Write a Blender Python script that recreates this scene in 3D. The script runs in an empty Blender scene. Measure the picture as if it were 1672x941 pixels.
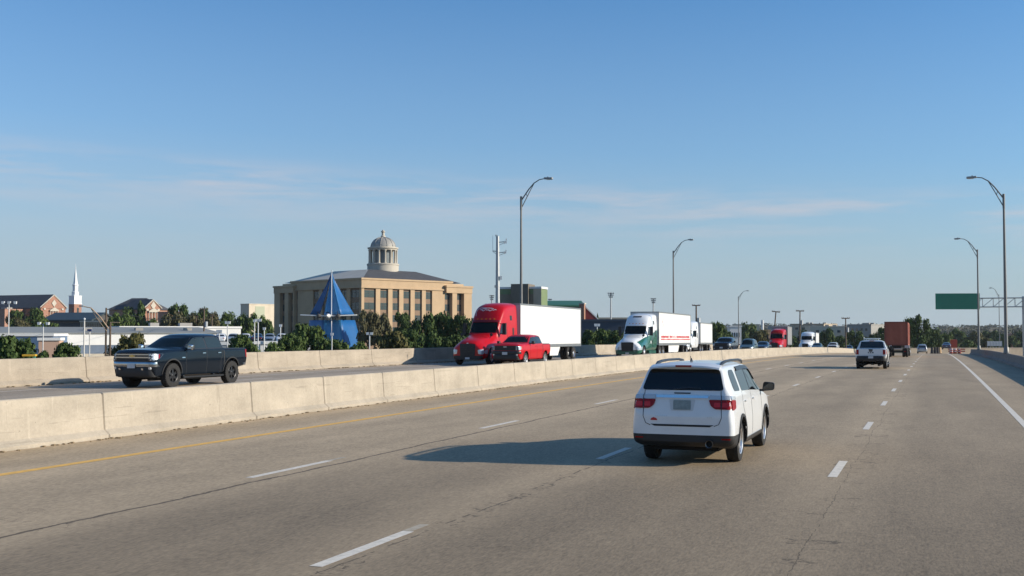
import bpy, bmesh, math, random
from mathutils import Vector, Matrix
from mathutils.bvhtree import BVHTree

SC = bpy.context.scene
COL = SC.collection
R = math.radians
random.seed(7)

# ------------------------------------------------------------------ camera geometry
FPX = 1850.0                       # focal length in photo pixels (photo 1672 wide)
CAMH = 2.36
HOR = 542.0
PITCH = math.atan((HOR - 470.5) / FPX)
TH = math.atan((1525 - 836) / FPX)  # road heading, clockwise from +Y
ST, CT = math.sin(TH), math.cos(TH)
OPP = 0.30                          # far carriageway stands a little higher


def W(px, py, D):
    """world point seen at photo pixel px,py, at world Y = D"""
    u, v = (px - 836) / FPX, (470.5 - py) / FPX
    dy = math.cos(PITCH) - v * math.sin(PITCH)
    dz = math.sin(PITCH) + v * math.cos(PITCH)
    return Vector((u / dy * D, D, CAMH + dz / dy * D))


def zr(s):
    """road profile: level, then a crest falling away"""
    if s < 25:
        return 0.0
    if s < 300:
        return -4.2e-5 * (s - 25) ** 2
    z = -4.2e-5 * 275 ** 2 - 2 * 4.2e-5 * 275 * (s - 300)
    return max(z, -6.0)


def rw(s, t, z=0.0):
    """road coordinates -> world; z above the road profile"""
    return Vector((s * ST + t * CT, s * CT - t * ST, zr(s) + z))


def st_of(x, y):
    return x * ST + y * CT, x * CT - y * ST


# ------------------------------------------------------------------ materials
MATS = {}


def mat(name, col=(.5, .5, .5), rough=.6, metal=0.0, coat=0.0, var=0.0, vscale=3.0, bump=0.0, bscale=20.0,
        emit=None, spec=0.5, trans=0.0, alpha=1.0):
    if name in MATS:
        return MATS[name]
    m = bpy.data.materials.new(name)
    m.use_nodes = True
    nt = m.node_tree
    b = nt.nodes['Principled BSDF']
    b.inputs['Base Color'].default_value = (*col, 1)
    b.inputs['Roughness'].default_value = rough
    b.inputs['Metallic'].default_value = metal
    b.inputs['Coat Weight'].default_value = coat
    b.inputs['Coat Roughness'].default_value = 0.04
    b.inputs['Specular IOR Level'].default_value = spec
    b.inputs['Transmission Weight'].default_value = trans
    b.inputs['Alpha'].default_value = alpha
    if emit:
        b.inputs['Emission Color'].default_value = (*emit[:3], 1)
        b.inputs['Emission Strength'].default_value = emit[3]
    if var or bump:
        tc = nt.nodes.new('ShaderNodeTexCoord')
        nz = nt.nodes.new('ShaderNodeTexNoise')
        nz.inputs['Scale'].default_value = vscale
        nz.inputs['Detail'].default_value = 6
        nz.inputs['Roughness'].default_value = .65
        nt.links.new(tc.outputs['Object'], nz.inputs['Vector'])
        if var:
            mr = nt.nodes.new('ShaderNodeMapRange')
            mr.inputs['From Min'].default_value = .3
            mr.inputs['From Max'].default_value = .7
            mr.inputs['To Min'].default_value = 1 - var
            mr.inputs['To Max'].default_value = 1 + var
            nt.links.new(nz.outputs['Fac'], mr.inputs['Value'])
            mx = nt.nodes.new('ShaderNodeVectorMath')
            mx.operation = 'SCALE'
            mx.inputs[0].default_value = col
            nt.links.new(mr.outputs[0], mx.inputs['Scale'])
            nt.links.new(mx.outputs[0], b.inputs['Base Color'])
        if bump:
            n2 = nt.nodes.new('ShaderNodeTexNoise')
            n2.inputs['Scale'].default_value = bscale
            n2.inputs['Detail'].default_value = 4
            nt.links.new(tc.outputs['Object'], n2.inputs['Vector'])
            bp = nt.nodes.new('ShaderNodeBump')
            bp.inputs['Strength'].default_value = bump
            bp.inputs['Distance'].default_value = .02
            nt.links.new(n2.outputs['Fac'], bp.inputs['Height'])
            nt.links.new(bp.outputs[0], b.inputs['Normal'])
    MATS[name] = m
    return m


def paint(name, col, rough=.32, metal=0.0, coat=.7):
    return mat(name, col, rough, metal, coat=coat, spec=.5 if coat > .2 else .3, var=.04, vscale=2.0)


M_GLASS = mat('tinted_glass', (.006, .008, .009), .04, spec=.6)
M_WSGLASS = mat('windshield_glass', (.006, .010, .010), .03, spec=.2)
M_SIDEG = mat('side_glass', (.022, .034, .038), .04, spec=.45)
M_BLACK = mat('black_plastic', (.015, .015, .016), .55, var=.15, vscale=6)
M_TRIM = mat('satin_trim', (.02, .02, .022), .35)
M_RUB = mat('rubber', (.018, .017, .016), .85, var=.2, vscale=9, bump=.3, bscale=60)
M_CHROME = mat('chrome', (.75, .75, .76), .12, 1.0)
M_STEEL = mat('brushed_alloy', (.62, .62, .63), .3, .85)
M_DARKRIM = mat('dark_rim', (.04, .04, .042), .35, .6)
M_DARK = mat('underbody', (.008, .008, .008), .9)
M_RED = mat('tail_lens', (.25, .003, .006), .25, spec=.3)
M_CLEAR = mat('clear_lens', (.5, .52, .54), .12, .3, coat=.5)
M_AMBER = mat('amber_lens', (.6, .22, .02), .2)
M_PLATE = mat('licence_plate', (.5, .52, .54), .4, var=.12, vscale=30)
M_WHITEP = paint('white_paint', (.70, .715, .72), .28)
M_GOLD = mat('gold_emblem', (.62, .42, .14), .35, .5)
M_GALV = mat('galvanised_steel', (.42, .43, .43), .5, .55, var=.1, vscale=4)
M_WOODPOLE = mat('weathered_pole', (.12, .085, .06), .9, var=.25, vscale=4)


# ------------------------------------------------------------------ mesh builder
class MB:
    def __init__(self):
        self.v, self.f, self.m = [], [], []

    def add(self, vs, fs, mi=0):
        o = len(self.v)
        self.v += [tuple(p) for p in vs]
        for f in fs:
            self.f.append(tuple(i + o for i in f))
            self.m.append(mi)

    def box(self, x0, x1, y0, y1, z0, z1, mi=0, mtx=None):
        vs = [Vector(p) for p in ((x0, y0, z0), (x1, y0, z0), (x1, y1, z0), (x0, y1, z0),
                                  (x0, y0, z1), (x1, y0, z1), (x1, y1, z1), (x0, y1, z1))]
        if mtx:
            vs = [mtx @ p for p in vs]
        self.add(vs, [(0, 3, 2, 1), (4, 5, 6, 7), (0, 1, 5, 4), (1, 2, 6, 5), (2, 3, 7, 6), (3, 0, 4, 7)], mi)

    def path(self, pts, r, n=8, mi=0, caps=True):
        pts = [Vector(p) for p in pts]
        rs = r if isinstance(r, (list, tuple)) else [r] * len(pts)
        rings = []
        up = Vector((0, 0, 1))
        for i, p in enumerate(pts):
            d = (pts[min(i + 1, len(pts) - 1)] - pts[max(i - 1, 0)]).normalized()
            a = d.cross(up if abs(d.dot(up)) < .95 else Vector((1, 0, 0))).normalized()
            b = d.cross(a)
            rings.append([p + (a * math.cos(2 * math.pi * k / n) + b * math.sin(2 * math.pi * k / n)) * rs[i] for k in range(n)])
        vs = [q for rg in rings for q in rg]
        fs = []
        for i in range(len(pts) - 1):
            for k in range(n):
                fs.append((i * n + k, i * n + (k + 1) % n, (i + 1) * n + (k + 1) % n, (i + 1) * n + k))
        if caps:
            fs.append(tuple(range(n)))
            fs.append(tuple((len(pts) - 1) * n + k for k in reversed(range(n))))
        self.add(vs, fs, mi)

    def lathe(self, prof, n=24, axis='z', c=(0, 0, 0), mi=0, a0=0.0, a1=2 * math.pi, close=True):
        """prof: list of (radius, along)"""
        vs = []
        full = abs(a1 - a0 - 2 * math.pi) < 1e-6
        m = n if full else n + 1
        for (r_, h) in prof:
            for k in range(m):
                a = a0 + (a1 - a0) * k / n
                x, y = r_ * math.cos(a), r_ * math.sin(a)
                p = {'z': (x, y, h), 'x': (h, x, y), 'y': (x, h, y)}[axis]
                vs.append((p[0] + c[0], p[1] + c[1], p[2] + c[2]))
        fs = []
        for i in range(len(prof) - 1):
            for k in range(n):
                k2 = (k + 1) % m
                fs.append((i * m + k, i * m + k2, (i + 1) * m + k2, (i + 1) * m + k))
        self.add(vs, fs, mi)

    def prism(self, poly, vec, mi=0):
        n = len(poly)
        vec = Vector(vec)
        a = [Vector(p) for p in poly]
        vs = a + [p + vec for p in a]
        fs = [tuple(range(n)), tuple(n + i for i in reversed(range(n)))]
        fs += [(i, (i + 1) % n, n + (i + 1) % n, n + i) for i in range(n)]
        self.add(vs, fs, mi)

    def mesh(self, name, mats, smooth=None, recalc=True):
        me = bpy.data.meshes.new(name)
        me.from_pydata(self.v, [], self.f)
        for m in (mats if isinstance(mats, (list, tuple)) else [mats]):
            me.materials.append(m)
        me.polygons.foreach_set('material_index', self.m)
        if recalc:
            bm = bmesh.new()
            bm.from_mesh(me)
            bmesh.ops.recalc_face_normals(bm, faces=bm.faces)
            bm.to_mesh(me)
            bm.free()
        if smooth is not None:
            smooth_mesh(me, smooth)
        me.update()
        return me

    def build(self, name, mats, parent=None, smooth=None, loc=None, recalc=True):
        return link(name, self.mesh(name, mats, smooth, recalc), parent, loc)


def smooth_mesh(me, ang=35):
    me.shade_smooth()
    me.set_sharp_from_angle(angle=R(ang))


def link(name, me, parent=None, loc=None):
    o = bpy.data.objects.new(name, me)
    COL.objects.link(o)
    if parent:
        o.parent = parent
    if loc is not None:
        o.location = loc
    return o


def thing(name, label, cat, loc=(0, 0, 0), rotz=0.0, group=None):
    o = bpy.data.objects.new(name, None)
    o.empty_display_size = .2
    COL.objects.link(o)
    o.location = loc
    o.rotation_euler = (0, 0, rotz)
    o['label'] = label
    o['category'] = cat
    if group:
        o['group'] = group
    return o


def tag(o, label, cat, group=None, kind=None):
    o['label'] = label
    if cat:
        o['category'] = cat
    if group:
        o['group'] = group
    if kind:
        o['kind'] = kind
    return o


def struct(o, label=None):
    o['kind'] = 'structure'
    if label:
        o['label'] = label
    return o


KIDS = {}


def dup(o, parent=None, swap=None):
    """copy of a thing with its parts and sub-parts (shared meshes); swap maps material -> material on the copy"""
    c = o.copy()
    COL.objects.link(c)
    if parent:
        c.parent = parent
        c.matrix_parent_inverse = o.matrix_parent_inverse.copy()
    if swap and o.data:
        for sl, s0 in zip(c.material_slots, o.material_slots):
            if s0.material in swap:
                m = s0.material
                sl.link = 'OBJECT'
                sl.material = swap[m]
    for ch in [k for k in COL.objects if k.parent == o]:
        dup(ch, c, swap)
    return c


# ------------------------------------------------------------------ car body tools
def rpoly(pts, r=.03, n=4):
    """polygon with rounded corners"""
    out = []
    N = len(pts)
    for i in range(N):
        p0, p, p1 = Vector(pts[i - 1]), Vector(pts[i]), Vector(pts[(i + 1) % N])
        rr = r[i] if isinstance(r, (list, tuple)) else r
        a, b = (p0 - p), (p1 - p)
        la = min(rr, a.length * .45)
        lb = min(rr, b.length * .45)
        if la < 1e-4:
            out.append(tuple(p))
            continue
        a, b = p + a.normalized() * la, p + b.normalized() * lb
        for k in range(n + 1):
            t = k / n
            q = a.lerp(p, t).lerp(p.lerp(b, t), t)
            out.append((q.x, q.y))
    return out


def eval_mesh(o, name):
    bpy.context.view_layer.update()
    dg = bpy.context.evaluated_depsgraph_get()
    me = bpy.data.meshes.new_from_object(o.evaluated_get(dg))
    me.name = name
    return me


def loft(stations, mats, crease_long=None, crease_ring=None, level=2, cuts=(), cut_mat=1, arches=()):
    """half profiles (bottom centre .. top centre) at successive y -> smooth closed body mesh, cut by solids"""
    n = len(stations[0][1])
    ring = 2 * n - 2
    vs, fs = [], []
    for (y, pr) in stations:
        vs += [(x, y, z) for (x, z) in pr] + [(-x, y, z) for (x, z) in reversed(pr[1:-1])]
    S = len(stations)
    for i in range(S - 1):
        for k in range(ring):
            fs.append((i * ring + k, i * ring + (k + 1) % ring, (i + 1) * ring + (k + 1) % ring, (i + 1) * ring + k))
    for i in (0, S - 1):
        b = i * ring
        L = lambda k: b + (k if k in (0, n - 1) else ring - k)
        for k in range(n - 1):
            q = [b + k, b + k + 1, L(k + 1), L(k)]
            q2 = []
            for a in q:
                if a not in q2:
                    q2.append(a)
            fs.append(tuple(q2))
    me = bpy.data.meshes.new('body')
    me.from_pydata(vs, [], fs)
    bm = bmesh.new()
    bm.from_mesh(me)
    bmesh.ops.recalc_face_normals(bm, faces=bm.faces)
    cl = bm.edges.layers.float.get('crease_edge') or bm.edges.layers.float.new('crease_edge')
    for e in bm.edges:
        a, b = sorted((e.verts[0].index, e.verts[1].index))
        sa, sb = a // ring, b // ring
        ka, kb = a % ring, b % ring
        ka = ka if ka < n else ring - ka
        kb = kb if kb < n else ring - kb
        if sa != sb:
            e[cl] = (crease_long or {}).get(ka, 0.0)
        else:
            e[cl] = max((crease_ring or {}).get(sa, 0.0), .55 if sa in (0, S - 1) and ka != kb and not (crease_ring or {}).get(sa) else 0)
    bm.to_mesh(me)
    bm.free()
    for m in mats:
        me.materials.append(m)
    o = bpy.data.objects.new('tmp', me)
    COL.objects.link(o)
    md = o.modifiers.new('s', 'SUBSURF')
    md.levels = level
    md.render_levels = level
    me2 = eval_mesh(o, 'body')
    bpy.data.objects.remove(o)
    zmax = max(p[1] for st in stations for p in st[1])
    if cuts or arches:
        o = bpy.data.objects.new('tmp', me2)
        COL.objects.link(o)
        tmp = []
        for c in cuts:
            co = bpy.data.objects.new('cut', c)
            COL.objects.link(co)
            tmp.append(co)
        for (cy, cz, r, xin, xout) in arches:
            for sg in (-1, 1):
                mb = MB()
                mb.lathe([(0, xin * sg), (r, xin * sg), (r, xout * sg), (0, xout * sg)], 36, 'x', (0, cy, cz))
                co = bpy.data.objects.new('cut', mb.mesh('cut', [M_DARK]))
                bmc = bmesh.new()
                bmc.from_mesh(co.data)
                bmesh.ops.remove_doubles(bmc, verts=bmc.verts, dist=1e-5)
                bmesh.ops.recalc_face_normals(bmc, faces=bmc.faces)
                bmc.to_mesh(co.data)
                bmc.free()
                COL.objects.link(co)
                tmp.append(co)
        for co in tmp:
            md = o.modifiers.new('b', 'BOOLEAN')
            md.operation = 'DIFFERENCE'
            md.object = co
            md.solver = 'EXACT'
            try:
                md.material_mode = 'TRANSFER'
            except Exception:
                pass
        me3 = eval_mesh(o, 'body')
        bpy.data.objects.remove(o)
        for co in tmp:
            bpy.data.objects.remove(co)
        me2 = me3
    # rebuild the slot list: keep mats order first
    return me2


def split_paint(me, planes, rule, mats):
    """cut the mesh cleanly along planes [(co, no)], then rule(centre, normal) -> slot name index in mats or None"""
    bm = bmesh.new()
    bm.from_mesh(me)
    for co, no in planes:
        bmesh.ops.bisect_plane(bm, geom=bm.verts[:] + bm.edges[:] + bm.faces[:], plane_co=co, plane_no=no, dist=1e-4)
    slots = list(me.materials)
    for m in mats:
        if m not in slots:
            slots.append(m)
            me.materials.append(m)
    for f in bm.faces:
        r_ = rule(f.calc_center_median(), f.normal)
        if r_ is not None and slots[f.material_index] is not M_DARK:
            f.material_index = slots.index(r_)
    bm.to_mesh(me)
    bm.free()


def bvh_of(me):
    bm = bmesh.new()
    bm.from_mesh(me)
    bmesh.ops.triangulate(bm, faces=bm.faces)
    t = BVHTree.FromBMesh(bm)
    bm.free()
    return t


AX = {  # (u dir, v dir, ray dir)
    'rear': (Vector((1, 0, 0)), Vector((0, 0, 1)), Vector((0, 1, 0))),
    'front': (Vector((1, 0, 0)), Vector((0, 0, 1)), Vector((0, -1, 0))),
    'right': (Vector((0, 1, 0)), Vector((0, 0, 1)), Vector((-1, 0, 0))),
    'left': (Vector((0, 1, 0)), Vector((0, 0, 1)), Vector((1, 0, 0))),
    'top': (Vector((1, 0, 0)), Vector((0, 1, 0)), Vector((0, 0, -1))),
}


def patch(name, outline, side, bvh, m, parent, off=.006, depth=.03, step=.12, smooth=40, holes=None):
    """outline in the side's (u, v) plane laid on the body surface as a thin raised piece"""
    U, V, D = AX[side]
    bm = bmesh.new()
    vs = [bm.verts.new(U * u + V * v) for (u, v) in outline]
    bm.faces.new(vs)
    us = [p[0] for p in outline]
    ws = [p[1] for p in outline]
    for (lo, hi, ax) in ((min(us), max(us), U), (min(ws), max(ws), V)):
        k = max(1, int(math.ceil((hi - lo) / step)))
        for i in range(1, k):
            bmesh.ops.bisect_plane(bm, geom=bm.verts[:] + bm.edges[:] + bm.faces[:], plane_co=ax * (lo + (hi - lo) * i / k), plane_no=ax, dist=1e-5)
    last = None
    res = {}
    for v in bm.verts:
        p = v.co.copy()
        h = bvh.ray_cast(p - D * 12, D)[0]
        if h is None:
            q = bvh.find_nearest(p if last is None else p + D * (last.dot(D)))[0]
            h = q if q is not None else p
        last = h
        res[v] = h
    for v in bm.verts:
        v.co = res[v] - D * off
    bmesh.ops.triangulate(bm, faces=[f for f in bm.faces if len(f.verts) > 4])
    r_ = bmesh.ops.extrude_face_region(bm, geom=bm.faces[:])
    for g in r_['geom']:
        if isinstance(g, bmesh.types.BMVert):
            g.co += D * (depth + off)
    bmesh.ops.recalc_face_normals(bm, faces=bm.faces)
    me = bpy.data.meshes.new(name)
    bm.to_mesh(me)
    bm.free()
    me.materials.append(m)
    smooth_mesh(me, smooth)
    return link(name, me, parent)


def strip(pts, w):
    """polyline -> thin outline polygon"""
    L, Rr = [], []
    for i, p in enumerate(pts):
        a = Vector(pts[max(i - 1, 0)])
        b = Vector(pts[min(i + 1, len(pts) - 1)])
        d = (b - a).normalized()
        nrm = Vector((-d.y, d.x)) * w / 2
        L.append(tuple(Vector(p) + nrm))
        Rr.append(tuple(Vector(p) - nrm))
    return L + Rr[::-1]


def mirror_u(pts):
    return [(-u, v) for (u, v) in reversed(pts)]


def text_obj(name, s, size, m, parent, mtx, depth=.004, bold=0.0, spacing=1.0):
    cu = bpy.data.curves.new(name, 'FONT')
    cu.body = s
    cu.size = size
    cu.extrude = depth
    cu.offset = bold
    cu.align_x = 'CENTER'
    cu.align_y = 'CENTER'
    cu.space_character = spacing
    o = bpy.data.objects.new('tmp', cu)
    COL.objects.link(o)
    me = eval_mesh(o, name)
    bpy.data.objects.remove(o)
    me.materials.clear()
    me.materials.append(m)
    for p in me.polygons:
        p.material_index = 0
    me.transform(mtx)
    return link(name, me, parent)


# ------------------------------------------------------------------ wheels
WHEELS = {}


def wheel_meshes(key, r, w, rim_r, rim_m, n_sp, sp_w, offroad=False):
    if key in WHEELS:
        return WHEELS[key]
    h = w / 2
    mb = MB()
    mb.lathe([(rim_r * .96, -h * .80), (rim_r * 1.02, -h * .93), (rim_r + (r - rim_r) * .55, -h * 1.0), (r * .965, -h * .88), (r * .995, -h * .62), (r, -h * .3),
              (r, h * .3), (r * .995, h * .62), (r * .965, h * .88), (rim_r + (r - rim_r) * .55, h * 1.0), (rim_r * 1.02, h * .93), (rim_r * .96, h * .80)], 48, 'x')
    if offroad:
        for k in range(30):
            a = 2 * math.pi * k / 30
            for sg in (-1, 1):
                mt = Matrix.Rotation(a + (.1 if sg > 0 else 0), 4, 'X')
                mb.box(sg * h * .45 - h * .38, sg * h * .45 + h * .38, -.022, .022, r - .012, r + .012, 0, mt)
    else:
        for x in (-.5, 0, .5):
            mb.lathe([(r + .001, h * x - .006), (r + .004, h * x), (r + .001, h * x + .006)], 48, 'x')
    tyre = mb.mesh('tyre', [M_RUB], 40)
    mb = MB()
    mb.lathe([(rim_r * .985, -h * .78), (rim_r * .92, -h * .5), (rim_r * .90, h * .55), (rim_r * 1.0, h * .86), (rim_r * 1.03, h * .90), (rim_r * 1.0, h * .93), (rim_r * .93, h * .86), (rim_r * .88, h * .6)], 48, 'x')
    for k in range(n_sp):
        a = 2 * math.pi * k / n_sp
        mt = Matrix.Rotation(a, 4, 'X')
        pts = [(-sp_w * .55, rim_r * .16), (sp_w * .55, rim_r * .16), (sp_w * .42, rim_r * .6), (sp_w * .62, rim_r * .93), (-sp_w * .62, rim_r * .93), (-sp_w * .42, rim_r * .6)]
        f_ = [mt @ Vector((h * (.72 - .1 * (z / rim_r - .5)), y, z)) for (y, z) in pts]
        mb.prism(f_, (-.035, 0, 0))
    mb.lathe([(0, h * .80), (rim_r * .12, h * .80), (rim_r * .2, h * .74), (rim_r * .22, h * .5)], 20, 'x')
    rim = mb.mesh('rim', [rim_m], 30)
    mb = MB()
    mb.lathe([(0, h * .35), (rim_r * .7, h * .35), (rim_r * .7, h * .2), (rim_r * .93, h * .1), (rim_r * .93, -h * .6), (0, -h * .6)], 32, 'x')
    disc = mb.mesh('wheel', [M_DARK], 30)
    WHEELS[key] = (disc, tyre, rim)
    return WHEELS[key]


def put_wheels(root, key, spots, **kw):
    disc, tyre, rim = wheel_meshes(key, **kw)
    for (x, y, z) in spots:
        w = link('wheel', disc, root, (x, y, z))
        if x < 0:
            w.rotation_euler = (0, 0, math.pi)
        link('tyre', tyre, w)
        link('rim', rim, w)


def arch_ring(name, m, root, me_bvh, spots, r0, r1, side_w=.02, a0=-.25, a1=math.pi + .25):
    for (cy, cz) in spots:
        for sd in ('right', 'left'):
            pts = [(cy + r1 * math.cos(a0 + (a1 - a0) * k / 20), cz + r1 * math.sin(a0 + (a1 - a0) * k / 20)) for k in range(21)]
            pts += [(cy + r0 * math.cos(a1 + (a0 - a1) * k / 20), cz + r0 * math.sin(a1 + (a0 - a1) * k / 20)) for k in range(21)]
            patch(name, pts, sd, me_bvh, m, root, .02, .03, .5)

# exposure and light levels
SUN_E, SKY_S, EXPO = 4.6, .125, .34
HAZE = 0.7e-4
TINT = (.52, .815, 1.01)
VEIL = (2.75, 3.2, 3.65)
CLOUD = (3.9, 3.75, 4.0)

# ================================================================== VEHICLES
# every vehicle: local +y forward, z up from the road, x to its right


def root_vehicle(name, label, cat, s, t, opp=False, group=None, z=0.0):
    o = thing(name, label, cat, rw(s, t, (OPP if opp else 0) + z), 0, group)
    slope = math.atan((zr(s + 2) - zr(s - 2)) / 4)
    o.rotation_mode = 'XYZ'
    o.rotation_euler = (slope if not opp else -slope, 0, -TH if not opp else math.pi - TH)
    return o


# ---------------------------------------------------------------- white sport utility wagon
def make_suv(root):
    st = [
        (-2.54, [(0, .42), (.70, .42), (.86, .45), (.90, .62), (.88, .82), (.76, .85), (.40, .86), (0, .86)]),
        (-2.46, [(0, .35), (.78, .35), (.94, .42), (.965, .68), (.895, 1.18), (.80, 1.245), (.50, 1.265), (0, 1.27)]),
        (-2.40, [(0, .33), (.80, .33), (.96, .39), (.98, .72), (.905, 1.23), (.775, 1.40), (.52, 1.44), (0, 1.45)]),
        (-2.22, [(0, .31), (.82, .31), (.96, .37), (.98, .76), (.91, 1.24), (.715, 1.69), (.52, 1.765), (0, 1.79)]),
        (-1.95, [(0, .25), (.82, .25), (.955, .33), (.98, .76), (.915, 1.24), (.72, 1.725), (.55, 1.795), (0, 1.82)]),
        (-1.10, [(0, .24), (.82, .24), (.945, .32), (.97, .75), (.915, 1.23), (.72, 1.735), (.55, 1.805), (0, 1.83)]),
        (0.20, [(0, .24), (.82, .24), (.94, .32), (.965, .73), (.915, 1.21), (.715, 1.72), (.55, 1.79), (0, 1.815)]),
        (0.62, [(0, .24), (.82, .24), (.94, .32), (.965, .73), (.915, 1.19), (.70, 1.655), (.53, 1.73), (0, 1.75)]),
        (1.42, [(0, .24), (.82, .24), (.945, .32), (.965, .70), (.93, 1.12), (.80, 1.16), (.60, 1.20), (0, 1.22)]),
        (2.15, [(0, .25), (.80, .25), (.945, .34), (.96, .68), (.91, 1.02), (.76, 1.08), (.50, 1.11), (0, 1.13)]),
        (2.42, [(0, .28), (.72, .28), (.86, .36), (.90, .60), (.86, .88), (.72, .95), (.45, .97), (0, .98)]),
        (2.53, [(0, .38), (.60, .38), (.72, .42), (.76, .56), (.72, .72), (.60, .78), (.35, .80), (0, .80)]),
    ]
    wf, wr, wz, ar = 1.53, -1.51, .375, .445
    me = loft(st, [M_WHITEP], {1: .6, 2: .3, 4: .55, 5: .45}, {0: .3, 1: .35, 2: .5, 3: .35}, 3, arches=[(wf, wz, ar, .52, 1.3), (wr, wz, ar, .52, 1.3)])
    planes = [((0, 0, .545), (0, 0, 1)), ((0, 0, .36), (0, 0, 1)), ((0, -1.9, 0), (0, 1, 0)), ((0, 1.9, 0), (0, 1, 0))]

    def rule(c, n):
        if c.z < .36 or (c.z < .545 and c.y < -1.9) or (c.z < .45 and c.y > 1.9):
            return M_BLACK
    split_paint(me, planes, rule, [M_BLACK])
    smooth_mesh(me, 32)
    bv = bvh_of(me)
    link('body', me, root)
    P = lambda *a, **k: patch(*a, **k)
    # rear
    P('rear_window', rpoly([(-.775, 1.325), (.775, 1.325), (.665, 1.69), (-.665, 1.69)], .07), 'rear', bv, M_GLASS, root, off=.008)
    P('wiper', strip([(-.16, 1.345), (.12, 1.37), (.33, 1.36)], .022), 'rear', bv, M_TRIM, root, off=.03)
    # spoiler lip over the glass
    sp = MB()
    for k in range(12):
        pass
    prof = []
    xs = [-.665 + 1.33 * k / 14 for k in range(15)]
    vs, fs = [], []
    for x in xs:
        q = 1 - (abs(x) / .74) ** 3
        zt = 1.745 + .06 * q
        for (dy, dz) in ((-2.11, .0), (-2.36, -.045), (-2.37, -.075), (-2.14, -.085)):
            vs.append((x, dy + .05 * (abs(x) / .665) ** 2, zt + dz))
    for i in range(14):
        for k in range(4):
            fs.append((i * 4 + k, i * 4 + (k + 1) % 4, (i + 1) * 4 + (k + 1) % 4, (i + 1) * 4 + k))
    fs += [(0, 1, 2, 3), tuple(14 * 4 + k for k in (3, 2, 1, 0))]
    sp.add(vs, fs)
    sp.build('spoiler', M_WHITEP, root, 40)
    hb = MB()
    hb.box(-.15, .15, -2.378, -2.34, 1.735, 1.765)
    hb.build('brake_light', M_RED, root)
    # lamps
    for sg in (1, -1):
        f_ = (lambda p: p) if sg > 0 else mirror_u
        P('tail_light', rpoly(f_([(.50, 1.165), (.905, 1.165), (.925, 1.0), (.62, 1.005), (.54, 1.06)]), .03), 'rear', bv, M_RED, root, off=.022, depth=.05)
        P('reverse_light', rpoly(f_([(.51, 1.245), (.885, 1.24), (.905, 1.172), (.50, 1.172)]), .012), 'rear', bv, M_CLEAR, root, off=.022, depth=.05)
        sd = 'right' if sg > 0 else 'left'
        P('tail_light', rpoly([(-2.44, 1.165), (-2.13, 1.15), (-2.20, 1.01), (-2.45, .98)], .03), sd, bv, M_RED, root, off=.016, depth=.05)
        P('reverse_light', rpoly([(-2.42, 1.235), (-2.13, 1.215), (-2.125, 1.16), (-2.43, 1.172)], .012), sd, bv, M_CLEAR, root, off=.016, depth=.05)
        P('reflector', rpoly(f_([(.74, .495), (.90, .495), (.90, .47), (.74, .47)]), .008), 'rear', bv, M_RED, root, off=.008)
    P('chrome_bar', rpoly([(-.50, 1.24), (.50, 1.24), (.49, 1.19), (-.49, 1.19)], .01), 'rear', bv, M_CHROME, root, off=.028, depth=.05)
    m_pl = mat('weathered_plate', (.22, .26, .25), .5, var=.25, vscale=8)
    P('plate_recess', rpoly([(-.25, 1.165), (.25, 1.165), (.21, .965), (-.21, .965)], .03), 'rear', bv, mat('grey_recess', (.55, .57, .57), .4), root, off=.004)
    P('licence_plate', rpoly([(-.165, 1.15), (.165, 1.15), (.165, .985), (-.165, .985)], .015), 'rear', bv, m_pl, root, off=.012)
    # tailgate shut line
    seam = mat('shut_line', (.02, .02, .022), .8)
    for sg in (1, -1):
        f_ = (lambda p: p) if sg > 0 else mirror_u
        P('shut_line', f_(strip([(.72, 1.32), (.735, 1.0), (.74, .86), (.69, .74), (.60, .705)], .012)), 'rear', bv, seam, root, off=.003, step=.06)
    P('shut_line', rpoly([(-.60, .725), (.60, .725), (.52, .69), (-.52, .69)], .01), 'rear', bv, seam, root, off=.005)
    for sg in (1, -1):
        P('lamp_divider', strip([(sg * .735, 1.243), (sg * .735, 1.003)], .014), 'rear', bv, M_TRIM, root, off=.027, depth=.02)
        xa, xb = sorted((sg * .60, sg * .715))
        P('brake_lens', rpoly([(xa, 1.12), (xb, 1.12), (xb, 1.04), (xa, 1.04)], .02), 'rear', bv, mat('bright_lens', (.55, .012, .015), .15), root, off=.026, depth=.02)
        xa, xb = sorted((sg * .755, sg * .885))
        P('brake_lens', rpoly([(xa, 1.12), (xb, 1.12), (xb, 1.04), (xa, 1.04)], .02), 'rear', bv, mat('bright_lens', (.55, .012, .015), .15), root, off=.026, depth=.02)
    P('handle_recess', rpoly([(-.16, 1.285), (.16, 1.285), (.15, 1.262), (-.15, 1.262)], .008), 'rear', bv, M_TRIM, root, off=.006)
    # badges
    for (x, z, w_) in ((-.38, .86, .26), (.53, .845, .12)):
        for k in range(int(w_ / .035)):
            P('badge', [(x - w_ / 2 + k * .035, z), (x - w_ / 2 + k * .035 + .024, z), (x - w_ / 2 + k * .035 + .024, z + .026), (x - w_ / 2 + k * .035, z + .026)], 'rear', bv, M_STEEL, root, off=.006, step=.5)
    P('emblem', rpoly([(-.60, .79), (-.46, .79), (-.48, .825), (-.54, .845), (-.58, .825)], .015), 'rear', bv, mat('red_emblem', (.45, .02, .02), .4), root, off=.007, step=.5)
    fy = -2.512
    text_obj('badge', 'DODGE', .05, M_STEEL, root, Matrix.Translation((0, -2.515, .815)) @ Matrix.Rotation(R(90), 4, 'X'), .004, .001, 1.15)
    # lower rear
    mb = MB()
    mb.lathe([(.058, -2.60), (.068, -2.61), (.068, -2.40), (.055, -2.40), (.055, -2.60)], 20, 'y', (.52, 0, .40))
    mb.build('exhaust_tip', mat('dark_steel', (.22, .21, .20), .3, .9), root, 40)
    mb = MB()
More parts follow.
